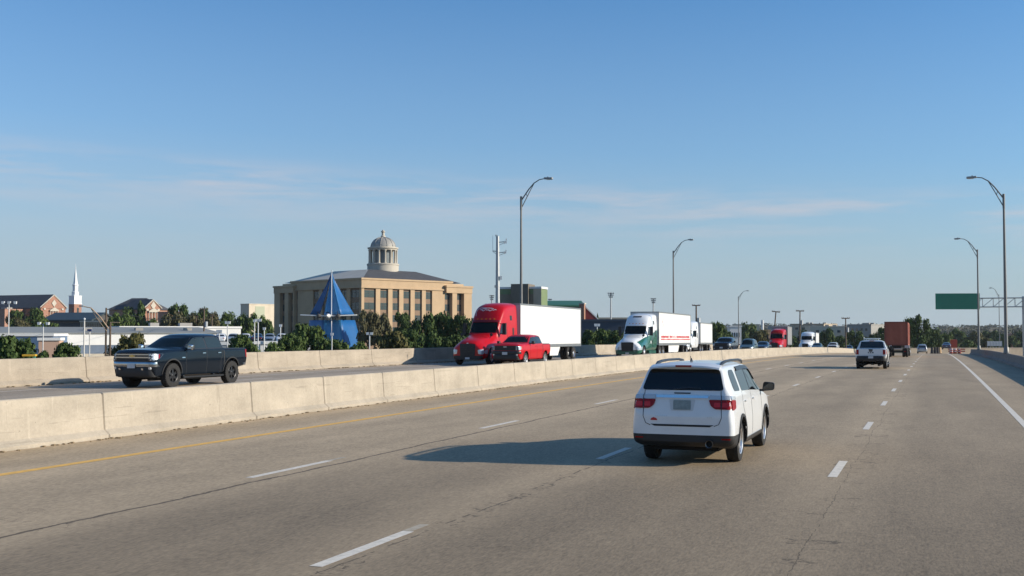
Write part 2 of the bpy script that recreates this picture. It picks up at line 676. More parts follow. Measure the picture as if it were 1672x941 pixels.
    mb.lathe([(0, -2.56), (.054, -2.56)], 20, 'y', (.52, 0, .40))
    mb.build('exhaust_bore', M_DARK, root)
    mb = MB()
    mb.box(-.62, .62, -2.2, 2.2, .24, .32)
    mb.box(-.5, .5, -1.62, -1.42, .26, .42)
    mb.lathe([(0, -.65), (.06, -.65), (.06, .65), (0, .65)], 10, 'x', (0, wr, .33))
    mb.build('underbody', M_DARK, root)
    # side glass (both sides)
    for sd in ('right', 'left'):
        P('quarter_window', rpoly([(-2.02, 1.30), (-1.44, 1.285), (-1.44, 1.67), (-1.86, 1.67), (-1.99, 1.58)], .09), sd, bv, M_GLASS, root, off=.006)
        P('rear_door_window', rpoly([(-1.26, 1.275), (-.36, 1.25), (-.30, 1.68), (-1.08, 1.68), (-1.24, 1.62)], .05), sd, bv, M_GLASS, root, off=.006)
        P('front_door_window', rpoly([(-.28, 1.25), (1.12, 1.18), (1.10, 1.23), (.56, 1.61), (.40, 1.66), (-.22, 1.68)], .04), sd, bv, M_GLASS, root, off=.006)
        P('door_pillar', rpoly([(-.36, 1.25), (-.28, 1.25), (-.22, 1.685), (-.30, 1.685)], .005), sd, bv, M_TRIM, root, off=.009)
        P('weather_shield', strip([(-1.12, 1.675), (-.30, 1.685), (.38, 1.665), (.60, 1.59), (.82, 1.44)], .07), sd, bv, M_TRIM, root, off=.028)
        for pts in ([(-.30, 1.24), (-.27, .8), (-.27, .42)], [(.98, 1.16), (1.02, .75), (.96, .42)], [(-1.30, 1.27), (-1.28, .98), (-1.06, .72), (-1.0, .42)]):
            P('shut_line', strip(pts, .012), sd, bv, seam, root, off=.003, step=.08)
        for (y0, y1) in ((-1.12, -.90), (-.16, .06)):
            P('door_handle', rpoly([(y0, 1.10), (y1, 1.095), (y1, 1.065), (y0, 1.07)], .014), sd, bv, M_WHITEP, root, off=.035, depth=.02)
        P('side_trim', [(-1.0, .40), (.98, .40), (.98, .335), (-1.0, .335)], sd, bv, M_TRIM, root, off=.02)
        P('marker_light', rpoly([(2.10, .82), (2.34, .76), (2.36, .66), (2.2, .68)], .03), sd, bv, M_CLEAR, root, off=.008)
    arch_ring('arch_trim', M_BLACK, root, bv, [(wf, wz), (wr, wz)], ar, ar + .055, a0=-.1, a1=math.pi + .1)
    P('windshield', rpoly([(-.74, 1.26), (.74, 1.26), (.60, 1.65), (-.60, 1.65)], .06), 'front', bv, M_WSGLASS, root, off=.006)
    P('grille', rpoly([(-.45, .86), (.45, .86), (.38, .58), (-.38, .58)], .04), 'front', bv, M_BLACK, root, off=.01)
    for sg in (1, -1):
        f_ = (lambda p: p) if sg > 0 else mirror_u
        P('headlight', rpoly(f_([(.50, .87), (.84, .86), (.86, .72), (.50, .74)]), .03), 'front', bv, M_CLEAR, root, off=.01)
    # roof rails, antenna
    for sg in (1, -1):
        mb = MB()
        pts = [(sg * .62, -1.98, 1.755), (sg * .625, -1.80, 1.79), (sg * .625, -1.50, 1.815), (sg * .625, -.9, 1.825), (sg * .62, 0, 1.815), (sg * .615, .35, 1.785), (sg * .61, .48, 1.745)]
        mb.path(pts, [.02, .034, .026, .024, .024, .03, .018], 10)
        mb.build('roof_rail', M_TRIM, root, 60)
    mb = MB()
    mb.prism([(-.012, -1.72, 1.815), (-.012, -1.55, 1.815), (-.006, -1.70, 1.88)], (.024, 0, 0))
    mb.path([(0, -1.7, 1.865), (0, -1.74, 1.915)], .006, 6)
    mb.build('antenna_fin', M_TRIM, root)
    # mirrors
    for sg in (1, -1):
        mb = MB()
        vs = []
        prof = rpoly([(.0, .0), (.25, .02), (.26, .17), (.03, .19)], .05)
        a = [Vector((sg * (.96 + u), .98, 1.16 + v)) for (u, v) in prof]
        c = Vector((sg * 1.09, 1.13, 1.25))
        mid = [p + Vector((0, .10, 0)) for p in a]
        nose = [c + (p - Vector((c.x, .98, c.z))) * .6 + Vector((0, .02, 0)) for p in a]
        n = len(a)
        mb.add(a + mid + nose, [tuple(range(n))] + [(i, (i + 1) % n, n + (i + 1) % n, n + i) for i in range(n)] + [(n + i, n + (i + 1) % n, 2 * n + (i + 1) % n, 2 * n + i) for i in range(n)] + [tuple(2 * n + i for i in range(n))])
        mb.box(min(sg * .90, sg * .99), max(sg * .90, sg * .99), 1.0, 1.07, 1.155, 1.195)
        mr = mb.build('mirror', M_BLACK, root, 40)
        mb = MB()
        b = [p + Vector((0, -.004, 0)) for p in [Vector((sg * (.96 + .13 + (u - .13) * .84), .98, 1.16 + .095 + (v - .095) * .8)) for (u, v) in prof]]
        mb.add(b, [tuple(range(n))])
        mb.build('mirror_glass', M_GLASS, mr)
    put_wheels(root, 'suv', [(.80, wf, wz), (-.80, wf, wz), (.80, wr, wz), (-.80, wr, wz)], r=.375, w=.255, rim_r=.235, rim_m=M_STEEL, n_sp=5, sp_w=.115)


# ---------------------------------------------------------------- crew cab pickups
def make_pickup(root, pm, lift=.12, L=5.9, Wd=2.04, style='dark', wkey='pk', rim_m=None, offroad=True, wr_=.43, light_bar=False):
    """style: dark / red / white change grille, bumpers and trim"""
    h = L / 2
    l = lift
    w = Wd / 2
    cabz = 1.86 + l
    belt = 1.26 + l
    hood = 1.30 + l
    bedz = 1.27 + l
    zb = .25 + l
    yb, yc, yf = -1.30, .80, h       # bed/cab split, cowl

    def low(k=1.0, zb=zb):
        return [(0, zb), (.80 * k, zb), ((w - .05) * k, zb + .08), (w * k, .86 + l)]
    st = [
        (-h, [(0, .62 + l), (.80, .62 + l), (w - .09, .64 + l), (w - .07, .95 + l), (w - .09, bedz - .04), (w - .16, bedz), (.5, bedz), (0, bedz)]),
        (-h + .06, low(.985, .55 + l) + [(w - .05, bedz - .05), (w - .12, bedz), (.5, bedz), (0, bedz)]),
        (-2.25, low(1.0, .46 + l) + [(w - .03, bedz - .05), (w - .11, bedz), (.5, bedz), (0, bedz)]),
        (yb - .06, low() + [(w - .03, bedz - .05), (w - .11, bedz), (.5, bedz), (0, bedz)]),
        (yb, low() + [(w - .03, belt), (w - .11, belt + .05), (.5, belt + .06), (0, belt + .06)]),
        (yb + .10, low() + [(w - .03, belt), (.78, cabz - .12), (.56, cabz - .02), (0, cabz - .005)]),
        (-.75, low() + [(w - .03, belt), (.79, cabz - .10), (.58, cabz), (0, cabz + .02)]),
        (.20, low() + [(w - .03, belt), (.78, cabz - .12), (.58, cabz - .01), (0, cabz + .01)]),
        (.50, low() + [(w - .03, belt - .01), (.75, cabz - .19), (.56, cabz - .09), (0, cabz - .06)]),
        (1.22, low() + [(w - .04, belt - .03), (w - .14, hood), (.60, hood + .03), (0, hood + .05)]),
        (2.20, low() + [(w - .05, belt - .06), (w - .15, hood - .03), (.55, hood + .015), (0, hood + .03)]),
        (h - .16, low(.97) + [(w - .10, belt - .12), (w - .20, hood - .07), (.55, hood - .04), (0, hood - .03)]),
        (h, [(0, .60 + l), (.72, .60 + l), (w - .16, .64 + l), (w - .13, .88 + l), (w - .16, belt - .20), (w - .24, hood - .15), (.55, hood - .14), (0, hood - .13)]),
    ]
    wz = wr_
    wf, wrr = 1.90, -1.85
    ar = wr_ + .095
    cut = MB()
    cut.box(-.76, .76, -h + .11, yb - .14, .78 + l, 2.3)
    cut = cut.mesh('cut', [M_BLACK])
    me = loft(st, [pm], {1: .6, 2: .3, 3: .35, 4: .72, 5: .62}, {0: .7, 1: .6, 3: .9, 4: .95, 5: .65, 8: .35, 9: .6, 11: .6, 12: .7}, 3, cuts=[cut], arches=[(wf, wz + .03, ar, .55, 1.4), (wrr, wz + .03, ar, .55, 1.4)])
    sill = M_BLACK

    def rule(c, n):
        if c.z < zb + .03:
            return sill
        return None
    split_paint(me, [((0, 0, zb + .03), (0, 0, 1))], rule, [M_BLACK])
    smooth_mesh(me, 32)
    bv = bvh_of(me)
    link('body', me, root)
    seam = mat('shut_line', (.02, .02, .022), .8)
    P = patch
    # glass
    P('windshield', rpoly([(-.80, belt + .10), (.80, belt + .10), (.66, cabz - .125), (-.66, cabz - .125)], .06), 'front', bv, M_WSGLASS, root, off=.007)
    P('rear_window', rpoly([(-.80, belt + .06), (.80, belt + .06), (.70, cabz - .11), (-.70, cabz - .11)], .05), 'rear', bv, M_GLASS, root, off=.008)
    for sd in ('right', 'left'):
        P('front_door_window', rpoly([(-.16, belt + .04), (1.08, belt + .02), (1.02, belt + .10), (.50, cabz - .20), (.34, cabz - .15), (-.13, cabz - .14)], .04), sd, bv, M_SIDEG, root, off=.006)
        for (a_, b_) in ((-1.22, 1.16),):
            P('window_frame', rpoly([(a_, belt + .015), (b_, belt - .005), (1.05, belt + .11), (.52, cabz - .165), (.35, cabz - .115), (-1.05, cabz - .115), (-1.19, cabz - .25)], .05), sd, bv, M_TRIM, root, off=.003)
        P('rear_door_window', rpoly([(-1.17, belt + .05), (-.24, belt + .04), (-.21, cabz - .14), (-1.02, cabz - .15), (-1.14, cabz - .27)], .06), sd, bv, M_SIDEG, root, off=.006)
        for pts in ([(-.20, belt), (-.19, .9 + l), (-.19, zb + .10)], [(1.06, belt - .02), (1.10, .9 + l), (1.06, zb + .10)], [(-1.20, belt + .02), (-1.20, 1.0 + l), (-1.10, .80 + l), (-1.10, zb + .1)]):
            P('shut_line', strip(pts, .016), sd, bv, seam, root, off=.003, step=.08)
        P('bed_gap', strip([(yb - .03, bedz - .02), (yb - .03, zb + .08)], .05), sd, bv, seam, root, off=.003, step=.08)
        P('bed_rail', [(-h + .10, bedz - .008), (yb - .14, bedz - .008), (yb - .14, bedz - .05), (-h + .10, bedz - .05)], sd, bv, M_BLACK, root, off=.012, step=.4)
        for (y0, y1) in ((-1.08, -.88), (-.08, .12)):
            P('door_handle', rpoly([(y0, belt - .13), (y1, belt - .135), (y1, belt - .165), (y0, belt - .16)], .014), sd, bv, M_CHROME if style == 'dark' else pm, root, off=.035, depth=.02)
        sgn = 1 if sd == 'right' else -1
        mb = MB()
        x0 = sgn * (w - .09)
        mb.box(min(x0, x0 + sgn * .14), max(x0, x0 + sgn * .14), -1.2, 1.35, zb - .05, zb + .01)
        mb.box(min(x0, x0 - sgn * .2), max(x0, x0 - sgn * .2), -.8, -.7, zb - .04, zb + .05)
        mb.box(min(x0, x0 - sgn * .2), max(x0, x0 - sgn * .2), 1.1, 1.2, zb - .04, zb + .05)
        mb.build('running_board', M_TRIM, root)
        P('tail_light', rpoly([(-h + .02, bedz - .05), (-h + .15, bedz - .06), (-h + .13, .90 + l), (-h + .03, .90 + l)], .02), sd, bv, M_RED, root, off=.01, depth=.05)
    if style == 'dark':
        P('fender_badge', rpoly([(1.18, .98 + l), (1.36, .98 + l), (1.36, .945 + l), (1.18, .945 + l)], .005), 'left', bv, M_CHROME, root, off=.008)
        P('fender_badge', rpoly([(1.18, .98 + l), (1.36, .98 + l), (1.36, .945 + l), (1.18, .945 + l)], .005), 'right', bv, M_CHROME, root, off=.008)
    arch_ring('arch_lip', M_BLACK if style != 'red' else pm, root, bv, [(wf, wz + .03), (wrr, wz + .03)], ar + .002, ar + .05, a0=0.05, a1=math.pi - .05)
    # front end
    bm_ = {'dark': mat('dull_chrome', (.40, .41, .42), .18, 1.0), 'red': M_TRIM, 'white': M_TRIM}[style]
    gz0, gz1 = .86 + l, hood - .15
    P('grille', rpoly([(-.72, gz1), (.72, gz1), (.70, gz0), (-.70, gz0)], .05), 'front', bv, M_BLACK, root, off=.015)
    if style == 'dark':
        for zc in (gz0 + .235, gz0 + .13):
            P('grille_bar', rpoly([(-.74, zc + .024), (.74, zc + .024), (.74, zc - .024), (-.74, zc - .024)], .01), 'front', bv, bm_, root, off=.045, depth=.05)
        cx, cz = 0, gz0 + .18
        P('emblem', [(-.12, cz - .025), (-.06, cz - .025), (-.045, cz - .045), (.045, cz - .045), (.06, cz - .025), (.12, cz - .025), (.11, cz + .025), (.06, cz + .025), (.045, cz + .045), (-.045, cz + .045), (-.06, cz + .025), (-.13, cz + .025)], 'front', bv, M_GOLD, root, off=.06, depth=.02)
    else:
        for i in range(3):
            zc = gz0 + .05 + .11 * i
            P('grille_bar', rpoly([(-.68, zc + .012), (.68, zc + .012), (.68, zc - .012), (-.68, zc - .012)], .005), 'front', bv, M_TRIM, root, off=.035, depth=.03)
        text_obj('badge', 'GMC', .09, M_STEEL, root, Matrix.Translation((0, h + .04, gz0 + .22)) @ Matrix.Rotation(math.pi, 4, 'Z') @ Matrix.Rotation(R(90), 4, 'X'), .01, .004, 1.1) if style == 'red' else None
    for sg in (1, -1):
        f_ = (lambda p: p) if sg > 0 else mirror_u
        hl = P('headlight', rpoly(f_([(.70, gz1 + .01), (.93, gz1 - .02), (.95, gz0 + .08), (.90, gz0 - .01), (.70, gz0 + .02)]), .03), 'front', bv, mat('lamp_housing', (.05, .055, .06), .15, coat=.6), root, off=.02, depth=.05)
        if style == 'red':
            P('light_strip', f_(strip([(.735, gz0 + .03), (.735, gz1 - .03), (.90, gz1 - .05), (.905, gz0 + .05)], .035)), 'front', bv, M_CLEAR, hl, off=.03, depth=.02)
        else:
            for (dx, dz, rr) in ((.755, .22, .038), (.86, .21, .04), (.755, .12, .034), (.87, .10, .038), (.80, .04, .026)):
                q = [(dx + rr * math.cos(a), gz0 + dz + rr * math.sin(a)) for a in [2 * math.pi * k / 10 for k in range(10)]]
                P('lamp_lens', f_(q), 'front', bv, M_CLEAR, hl, off=.03, depth=.02, step=.5)
        sd = 'right' if sg > 0 else 'left'
        hs = P('headlight', rpoly([(h - .30, gz1 - .04), (h - .05, gz1 - .02), (h - .03, gz0 + .03), (h - .24, gz0 + .08)], .03), sd, bv, M_CLEAR, root, off=.012, depth=.05)
        P('marker_light', rpoly([(h - .34, gz1 - .045), (h - .27, gz1 - .04), (h - .23, gz0 + .08), (h - .29, gz0 + .10)], .02), sd, bv, M_AMBER if style != 'dark' else M_RED, hs, off=.02, depth=.02)

    def bumper(name, y, d, z0, z1, ww, m, flip):
        mb = MB()
        n = 16
        sec = [(0, z0), (.05, z0 - .01), (.07, z0 + .03), (.07, z1 - .03), (.05, z1), (-.12, z1), (-.12, z0)]
        for i in range(n + 1):
            x = -ww + 2 * ww * i / n
            q = abs(x / ww)
            back = .02 * q + .20 * max(0, q - .78) ** 2 / .05
            for (dy, z) in sec:
                mb.v.append((x, (y + dy - back) if not flip else -(y + dy - back), z))
        k = len(sec)
        for i in range(n):
            for j in range(k):
                mb.f.append((i * k + j, i * k + (j + 1) % k, (i + 1) * k + (j + 1) % k, (i + 1) * k + j))
                mb.m.append(0)
        mb.f += [tuple(range(k)), tuple(n * k + j for j in range(k))]
        mb.m += [0, 0]
        return mb.build(name, m, root, 40)
    fb = bumper('front_bumper', h + .01, 0, .66 + l, .83 + l, w - .04, bm_, False)
    lb = bumper('front_valance', h - .02, 0, .30 + l, .655 + l, w - .12, M_BLACK, False)
    mb = MB()
    mb.box(-.17, .17, h + .085, h + .10, .60 + l, .765 + l)
    mb.build('licence_plate', M_PLATE, fb)
    for sg in (1, -1):
        mb = MB()
        mb.lathe([(0, h + .03), (.05, h + .03), (.06, h + .0), (.06, h - .1)], 14, 'y', (sg * .76, 0, .60 + l))
        mb.build('fog_light', M_CLEAR, fb, 40)
        if style == 'dark':
            P('tow_hook', rpoly([(sg * .5 - .04, .60 + l), (sg * .5 + .04, .60 + l), (sg * .5 + .04, .53 + l), (sg * .5 - .04, .53 + l)], .02), 'front', bv, M_CHROME, fb, off=.12, depth=.03)
    rb = bumper('rear_bumper', h + .06, 0, (.58 if style == 'dark' else .46) + l, .80 + l, w - .05, M_CHROME if style == 'dark' else M_BLACK, True)
    mb = MB()
    mb.box(-.16, .16, -h - .145, -h - .13, .64 + l, .79 + l)
    mb.build('licence_plate', M_PLATE, rb)
    # tailgate
    tg = P('tailgate', rpoly([(-.76, bedz - .015), (.76, bedz - .015), (.76, .86 + l), (-.76, .86 + l)], .03), 'rear', bv, pm, root, off=.02, depth=.03)
    P('tailgate_handle', rpoly([(-.14, bedz - .02), (.14, bedz - .02), (.11, bedz - .13), (-.11, bedz - .13)], .02), 'rear', bv, M_BLACK, tg, off=.035, depth=.02)
    if style == 'white':
        P('emblem', rpoly([(-.12, bedz - .15), (.12, bedz - .15), (.08, bedz - .20), (-.08, bedz - .20)], .02), 'rear', bv, M_TRIM, tg, off=.03)
        text_obj('lettering', 'R A M', .12, M_TRIM, tg, Matrix.Translation((0, -h - .035, bedz - .25)) @ Matrix.Rotation(R(90), 4, 'X'), .005, .006, 1.2)
        mb = MB()
        mb.box(-.1, .1, -h - .14, -h + .2, .5 + l, .60 + l)
        mb.build('tow_hitch', M_BLACK, root)
    for sg in (1, -1):
        f_ = (lambda p: p) if sg > 0 else mirror_u
        P('tail_light', rpoly(f_([(w - .245, bedz - .05), (w - .10, bedz - .06), (w - .085, .90 + l), (w - .245, .90 + l)]), .02), 'rear', bv, M_RED, root, off=.024, depth=.05)
    mb = MB()
    mb.box(-.15, .15, yb - .03, yb + .14, cabz - .065, cabz - .03)
    mb.build('brake_light', M_RED, root)
    if light_bar:
        mb = MB()
        mb.box(-.52, .52, -.45, -.20, cabz + .05, cabz + .13)
        for x in (-.4, .4):
            mb.box(x - .03, x + .03, -.36, -.28, cabz - .01, cabz + .05)
        mb.path([(-.56, -.35, cabz), (-.56, -.35, cabz + .2)], .03, 8)
        mb.build('light_bar', mat('light_bar_white', (.75, .74, .68), .35), root)
    # chassis
    mb = MB()
    mb.box(-.55, -.42, -h + .2, h - .3, zb - .12, zb + .02)
    mb.box(.42, .55, -h + .2, h - .3, zb - .12, zb + .02)
    for y in (wf, wrr):
        mb.lathe([(0, -.75), (.07, -.75), (.07, .75), (0, .75)], 10, 'x', (0, y, wz))
        mb.lathe([(0, -.18), (.17, -.1), (.17, .1), (0, .18)], 12, 'x', (.05, y, wz))
    mb.box(-.78, .78, -h + .3, h - .4, zb - .02, zb + .02)
    mb.build('chassis', M_DARK, root)
    for sg in (1, -1):
        mb = MB()
        prof = rpoly([(.0, .0), (.22, .0), (.23, .20), (.02, .20)], .05)
        a = [Vector((sg * (w + .03 + u), .98, belt - .02 + v)) for (u, v) in prof]
        n = len(a)
        mid = [p + Vector((0, .09, 0)) for p in a]
        cc = sum(a, Vector()) / n
        nose = [cc + (p - cc) * .7 + Vector((0, .15, 0)) for p in a]
        mb.add(a + mid + nose, [tuple(range(n))] + [(i, (i + 1) % n, n + (i + 1) % n, n + i) for i in range(n)] + [(n + i, n + (i + 1) % n, 2 * n + (i + 1) % n, 2 * n + i) for i in range(n)] + [tuple(2 * n + i for i in range(n))])
        mb.box(min(sg * (w - .10), sg * (w + .06)), max(sg * (w - .10), sg * (w + .06)), 1.0, 1.06, belt, belt + .06)
        mr_ = mb.build('mirror', M_BLACK, root, 40)
        if style == 'dark':
            mb = MB()
            mb.add([p + Vector((0, .012, 0)) + (p - cc) * .04 for p in nose] + [p + (p - cc) * .05 for p in mid], [tuple(range(n))] + [(i, (i + 1) % n, n + (i + 1) % n, n + i) for i in range(n)])
            mb.build('mirror_cap', M_CHROME, mr_, 40)
    tw = .30 if offroad else .26
    wx = w - tw / 2 + (.02 if offroad else -.03)
    put_wheels(root, wkey, [(wx, wf, wz), (-wx, wf, wz), (wx, wrr, wz), (-wx, wrr, wz)], r=wr_, w=tw, rim_r=.26, rim_m=rim_m or M_STEEL, n_sp=6, sp_w=.10, offroad=offroad)


# ---------------------------------------------------------------- plain cars seen far off
def make_car(root, pm, tall=0.0, L=4.8, detail=True):
    h = L / 2
    rz = 1.45 + tall
    wag = tall > .1
    st = [
        (-h, [(0, .45), (.62, .45), (.72, .48), (.76, .62), (.72, .85), (.62, .90), (.4, .91), (0, .91)]),
        (-h + .10, [(0, .28), (.74, .28), (.85, .36), (.88, .62), (.84, .95), (.74, 1.0), (.5, 1.02), (0, 1.02)]),
        (-h + (.30 if wag else .75), [(0, .22), (.76, .22), (.89, .30), (.91, .64), (.88, .98), (.70, 1.04 if not wag else rz - .12), (.5, 1.06 if not wag else rz - .03), (0, 1.07 if not wag else rz)]),
        (-.75, [(0, .2), (.76, .2), (.9, .30), (.92, .64), (.88, .97), (.63, rz - .12), (.5, rz - .03), (0, rz)]),
        (.15, [(0, .2), (.76, .2), (.9, .30), (.92, .64), (.88, .96), (.63, rz - .12), (.5, rz - .03), (0, rz)]),
        (.55, [(0, .2), (.76, .2), (.9, .30), (.92, .64), (.88, .95), (.62, rz - .2), (.5, rz - .12), (0, rz - .09)]),
        (1.25, [(0, .2), (.76, .2), (.9, .30), (.92, .62), (.87, .92), (.74, .97), (.5, 1.0), (0, 1.02)]),
        (h - .15, [(0, .24), (.70, .24), (.82, .32), (.86, .56), (.80, .76), (.66, .82), (.4, .84), (0, .85)]),
        (h, [(0, .34), (.55, .34), (.66, .38), (.70, .52), (.66, .66), (.55, .70), (.35, .72), (0, .72)]),
    ]
    wf, wrr, wz, ar = h - .95, -h + .98, .33, .385
    me = loft(st, [pm], {1: .5, 4: .5, 5: .4}, {}, 2, arches=[(wf, wz, ar, .5, 1.2), (wrr, wz, ar, .5, 1.2)])
    smooth_mesh(me, 32)
    bv = bvh_of(me)
    link('body', me, root)
    P = patch
    P('windshield', rpoly([(-.68, 1.06), (.68, 1.06), (.54, rz - .12), (-.54, rz - .12)], .05), 'front', bv, M_WSGLASS, root)
    P('rear_window', rpoly([(-.66, 1.10), (.66, 1.10), (.54, rz - .1), (-.54, rz - .1)], .05), 'rear', bv, M_GLASS, root)
    for sd in ('right', 'left'):
        P('side_window', rpoly([(-1.5 if wag else -1.15, 1.02), (1.0, .99), (.45, rz - .16), (-1.35 if wag else -.72, rz - .14)], .06), sd, bv, M_GLASS, root)
    P('grille', rpoly([(-.5, .74), (.5, .74), (.45, .45), (-.45, .45)], .05), 'front', bv, M_BLACK, root, off=.01)
    for sg in (1, -1):
        f_ = (lambda p: p) if sg > 0 else mirror_u
        P('headlight', rpoly(f_([(.48, .74), (.78, .74), (.78, .60), (.5, .62)]), .03), 'front', bv, M_CLEAR, root, off=.012)
        P('tail_light', rpoly(f_([(.45, .93), (.80, .93), (.80, .75), (.5, .78)]), .03), 'rear', bv, M_RED, root, off=.012)
        mb = MB()
        mb.box(min(sg * .9, sg * 1.08), max(sg * .9, sg * 1.08), .75, .85, .97, 1.1)
        mb.build('mirror', pm, root)
    mb = MB()
    mb.box(-.15, .15, -h - .015, -h + .05, .6, .72)
    mb.build('licence_plate', M_PLATE, root)
    put_wheels(root, 'car', [(.80, wf, wz), (-.80, wf, wz), (.80, wrr, wz), (-.80, wrr, wz)], r=.33, w=.22, rim_r=.21, rim_m=M_STEEL, n_sp=5, sp_w=.09)


# ---------------------------------------------------------------- articulated trucks
def truck_wheel(key, r=.51, w=.28, dual=False):
    k = 'tw' + key
    if k in WHEELS:
        return WHEELS[k]
    mb = MB()
    h = w / 2
    for off in ((0, -.34) if dual else (0,)):
        mb.lathe([(.28, off - h * .8), (.30, off - h), (.45, off - h), (r, off - h * .6), (r, off + h * .6), (.45, off + h), (.30, off + h), (.28, off + h * .8)], 32, 'x')
    tyre = mb.mesh('tyre', [M_RUB], 40)
    mb = MB()
    if dual:
        mb.lathe([(.285, h * .95), (.27, h * .6), (.22, -h * .2), (.16, -h * .3), (.15, h * .6), (.10, h * .8), (0, h * .8)], 24, 'x')
    else:
        mb.lathe([(.285, h * .95), (.27, h * .7), (.23, h * 1.0), (.13, h * 1.15), (.10, h * 1.3), (0, h * 1.3)], 24, 'x')
    rim = mb.mesh('rim', [M_STEEL], 30)
    WHEELS[k] = (tyre, rim)
    return WHEELS[k]


def put_truck_wheels(parent, spots):
    for (x, y, z, dual) in spots:
        tyre, rim = truck_wheel('d' if dual else 's', dual=dual)
        w = link('wheel', tyre, parent, (x, y, z))
        if x < 0:
            w.rotation_euler = (0, 0, math.pi)
        link('rim', rim, w)


def make_tractor(root, top_m, low_m=None, style='red', y0=0.0, roofz=3.92):
    """bonneted sleeper tractor; cab back at y0, nose at y0+5.9"""
    def S(y, pr):
        return (y + y0, pr)
    w = 1.22
    st = [
        S(-.02, [(0, .95), (.9, .95), (w - .06, 1.0), (w - .02, 1.7), (w - .03, 2.6), (w - .10, roofz - .18), (.75, roofz - .01), (0, roofz + .02)]),
        S(.10, [(0, .60), (.95, .60), (w - .02, .66), (w, 1.6), (w - .01, 2.6), (w - .08, roofz - .16), (.75, roofz), (0, roofz + .03)]),
        S(1.2, [(0, .60), (.95, .60), (w - .02, .66), (w, 1.6), (w - .02, 2.6), (w - .12, roofz - .25), (.72, roofz - .03), (0, roofz)]),
        S(2.0, [(0, .60), (.95, .60), (w - .02, .66), (w, 1.6), (w - .06, 2.5), (w - .17, roofz - .42), (.70, roofz - .17), (0, roofz - .12)]),
        S(2.45, [(0, .60), (.95, .60), (w - .02, .66), (w - .03, 1.6), (w - .10, 2.4), (w - .20, 3.15), (.68, 3.42), (0, 3.50)]),
        S(2.85, [(0, .60), (.95, .60), (w - .02, .66), (w - .06, 1.6), (w - .14, 2.3), (w - .24, 2.72), (.70, 2.86), (0, 2.92)]),
        S(3.40, [(0, .60), (.95, .60), (w - .02, .66), (w - .06, 1.25), (w - .20, 1.75), (w - .32, 1.92), (.62, 2.02), (0, 2.05)]),
        S(4.30, [(0, .55), (.95, .55), (w, .62), (w - .01, 1.15), (w - .22, 1.50), (.80, 1.72), (.58, 1.86), (0, 1.90)]),
        S(5.20, [(0, .45), (.95, .45), (w, .52), (w, 1.05), (w - .15, 1.30), (.76, 1.55), (.56, 1.70), (0, 1.74)]),
        S(5.72, [(0, .32), (.92, .32), (w - .10, .40), (w - .08, .95), (w - .22, 1.18), (.72, 1.38), (.55, 1.54), (0, 1.60)]),
        S(5.92, [(0, .34), (.78, .34), (w - .34, .40), (w - .32, .85), (w - .42, 1.05), (.62, 1.22), (.48, 1.38), (0, 1.44)]),
    ]
    wf = 4.72 + y0
    me = loft(st, [top_m], {1: .6, 2: .2, 5: .35, 4: .25}, {0: .8, 6: .5}, 3, arches=[(wf, .53, .62, .75, 1.5)])
    if low_m:
        # livery: darker lower body under a rising curve along the side
        pl = []
        no = Vector((0, .19, .98)).normalized()
        co = Vector((0, 3.3 + y0, 1.84))

        def rule(c, n):
            if (c - co).dot(no) < 0 and (abs(c.x) > .68 or c.z < .72) and c.y < 5.6 + y0:
                return low_m
            if c.z < .72:
                return low_m
        split_paint(me, [(co, no), ((0, 0, .72), (0, 0, 1)), ((.68, 0, 0), (1, 0, 0)), ((-.68, 0, 0), (1, 0, 0)), ((0, 5.6 + y0, 0), (0, 1, 0))], rule, [low_m])
    smooth_mesh(me, 32)
    bv = bvh_of(me)
    link('cab', me, root)
    P = patch
    Y = lambda pts: [(u + y0, v) for (u, v) in pts]
    P('windshield', rpoly([(-.98, 2.08), (.98, 2.08), (.90, 2.78), (-.90, 2.78)], .09), 'front', bv, M_WSGLASS, root, off=.012, depth=.04)
    P('sun_visor', rpoly([(-.98, 2.93), (.98, 2.93), (1.0, 2.80), (-1.0, 2.80)], .03), 'front', bv, top_m if style == 'white' else mat('dark_red_visor', (.18, .008, .014), .3), root, off=.07, depth=.03)
    gm = M_BLACK
    P('grille', rpoly([(-.54, 1.36), (.54, 1.36), (.50, .58), (-.50, .58)], .06), 'front', bv, gm, root, off=.02, depth=.06)
    for i in range(6):
        zc = .66 + .11 * i
        P('grille_bar', [(-.49, zc + .012), (.49, zc + .012), (.49, zc - .012), (-.49, zc - .012)], 'front', bv, M_TRIM, root, off=.04, depth=.03, step=.3)
    P('grille_badge', rpoly([(-.06, 1.43), (.06, 1.43), (.06, 1.38), (-.06, 1.38)], .02), 'front', bv, M_STEEL, root, off=.02)
    P('front_bumper', rpoly([(-1.02, .60), (1.02, .60), (.98, .33), (-.98, .33)], .06), 'front', bv, M_BLACK if style == 'red' else low_m, root, off=.03, depth=.04)
    P('licence_plate', [(-.15, .50), (.15, .50), (.15, .38), (-.15, .38)], 'front', bv, M_PLATE, root, off=.05)
    for sg in (1, -1):
        f_ = (lambda p: p) if sg > 0 else mirror_u
        P('headlight', rpoly(f_([(.70, .98), (1.02, 1.02), (1.10, .84), (1.02, .68), (.74, .72)]), .05), 'front', bv, M_CLEAR, root, off=.015, depth=.05)
        sd = 'right' if sg > 0 else 'left'
        P('headlight', rpoly(Y([(5.30, 1.02), (5.62, .96), (5.70, .74), (5.42, .72)]), .05), sd, bv, M_CLEAR, root, off=.012, depth=.05)
        P('door_window', rpoly(Y([(1.98, 2.0), (3.0, 1.98), (2.92, 2.2), (2.60, 2.70), (1.98, 2.72)]), .06), sd, bv, M_GLASS, root, off=.01)
        P('vent_window', rpoly(Y([(.95, 3.25), (1.28, 3.25), (1.28, 2.92), (.95, 2.92)]), .04), sd, bv, M_GLASS, root, off=.01)
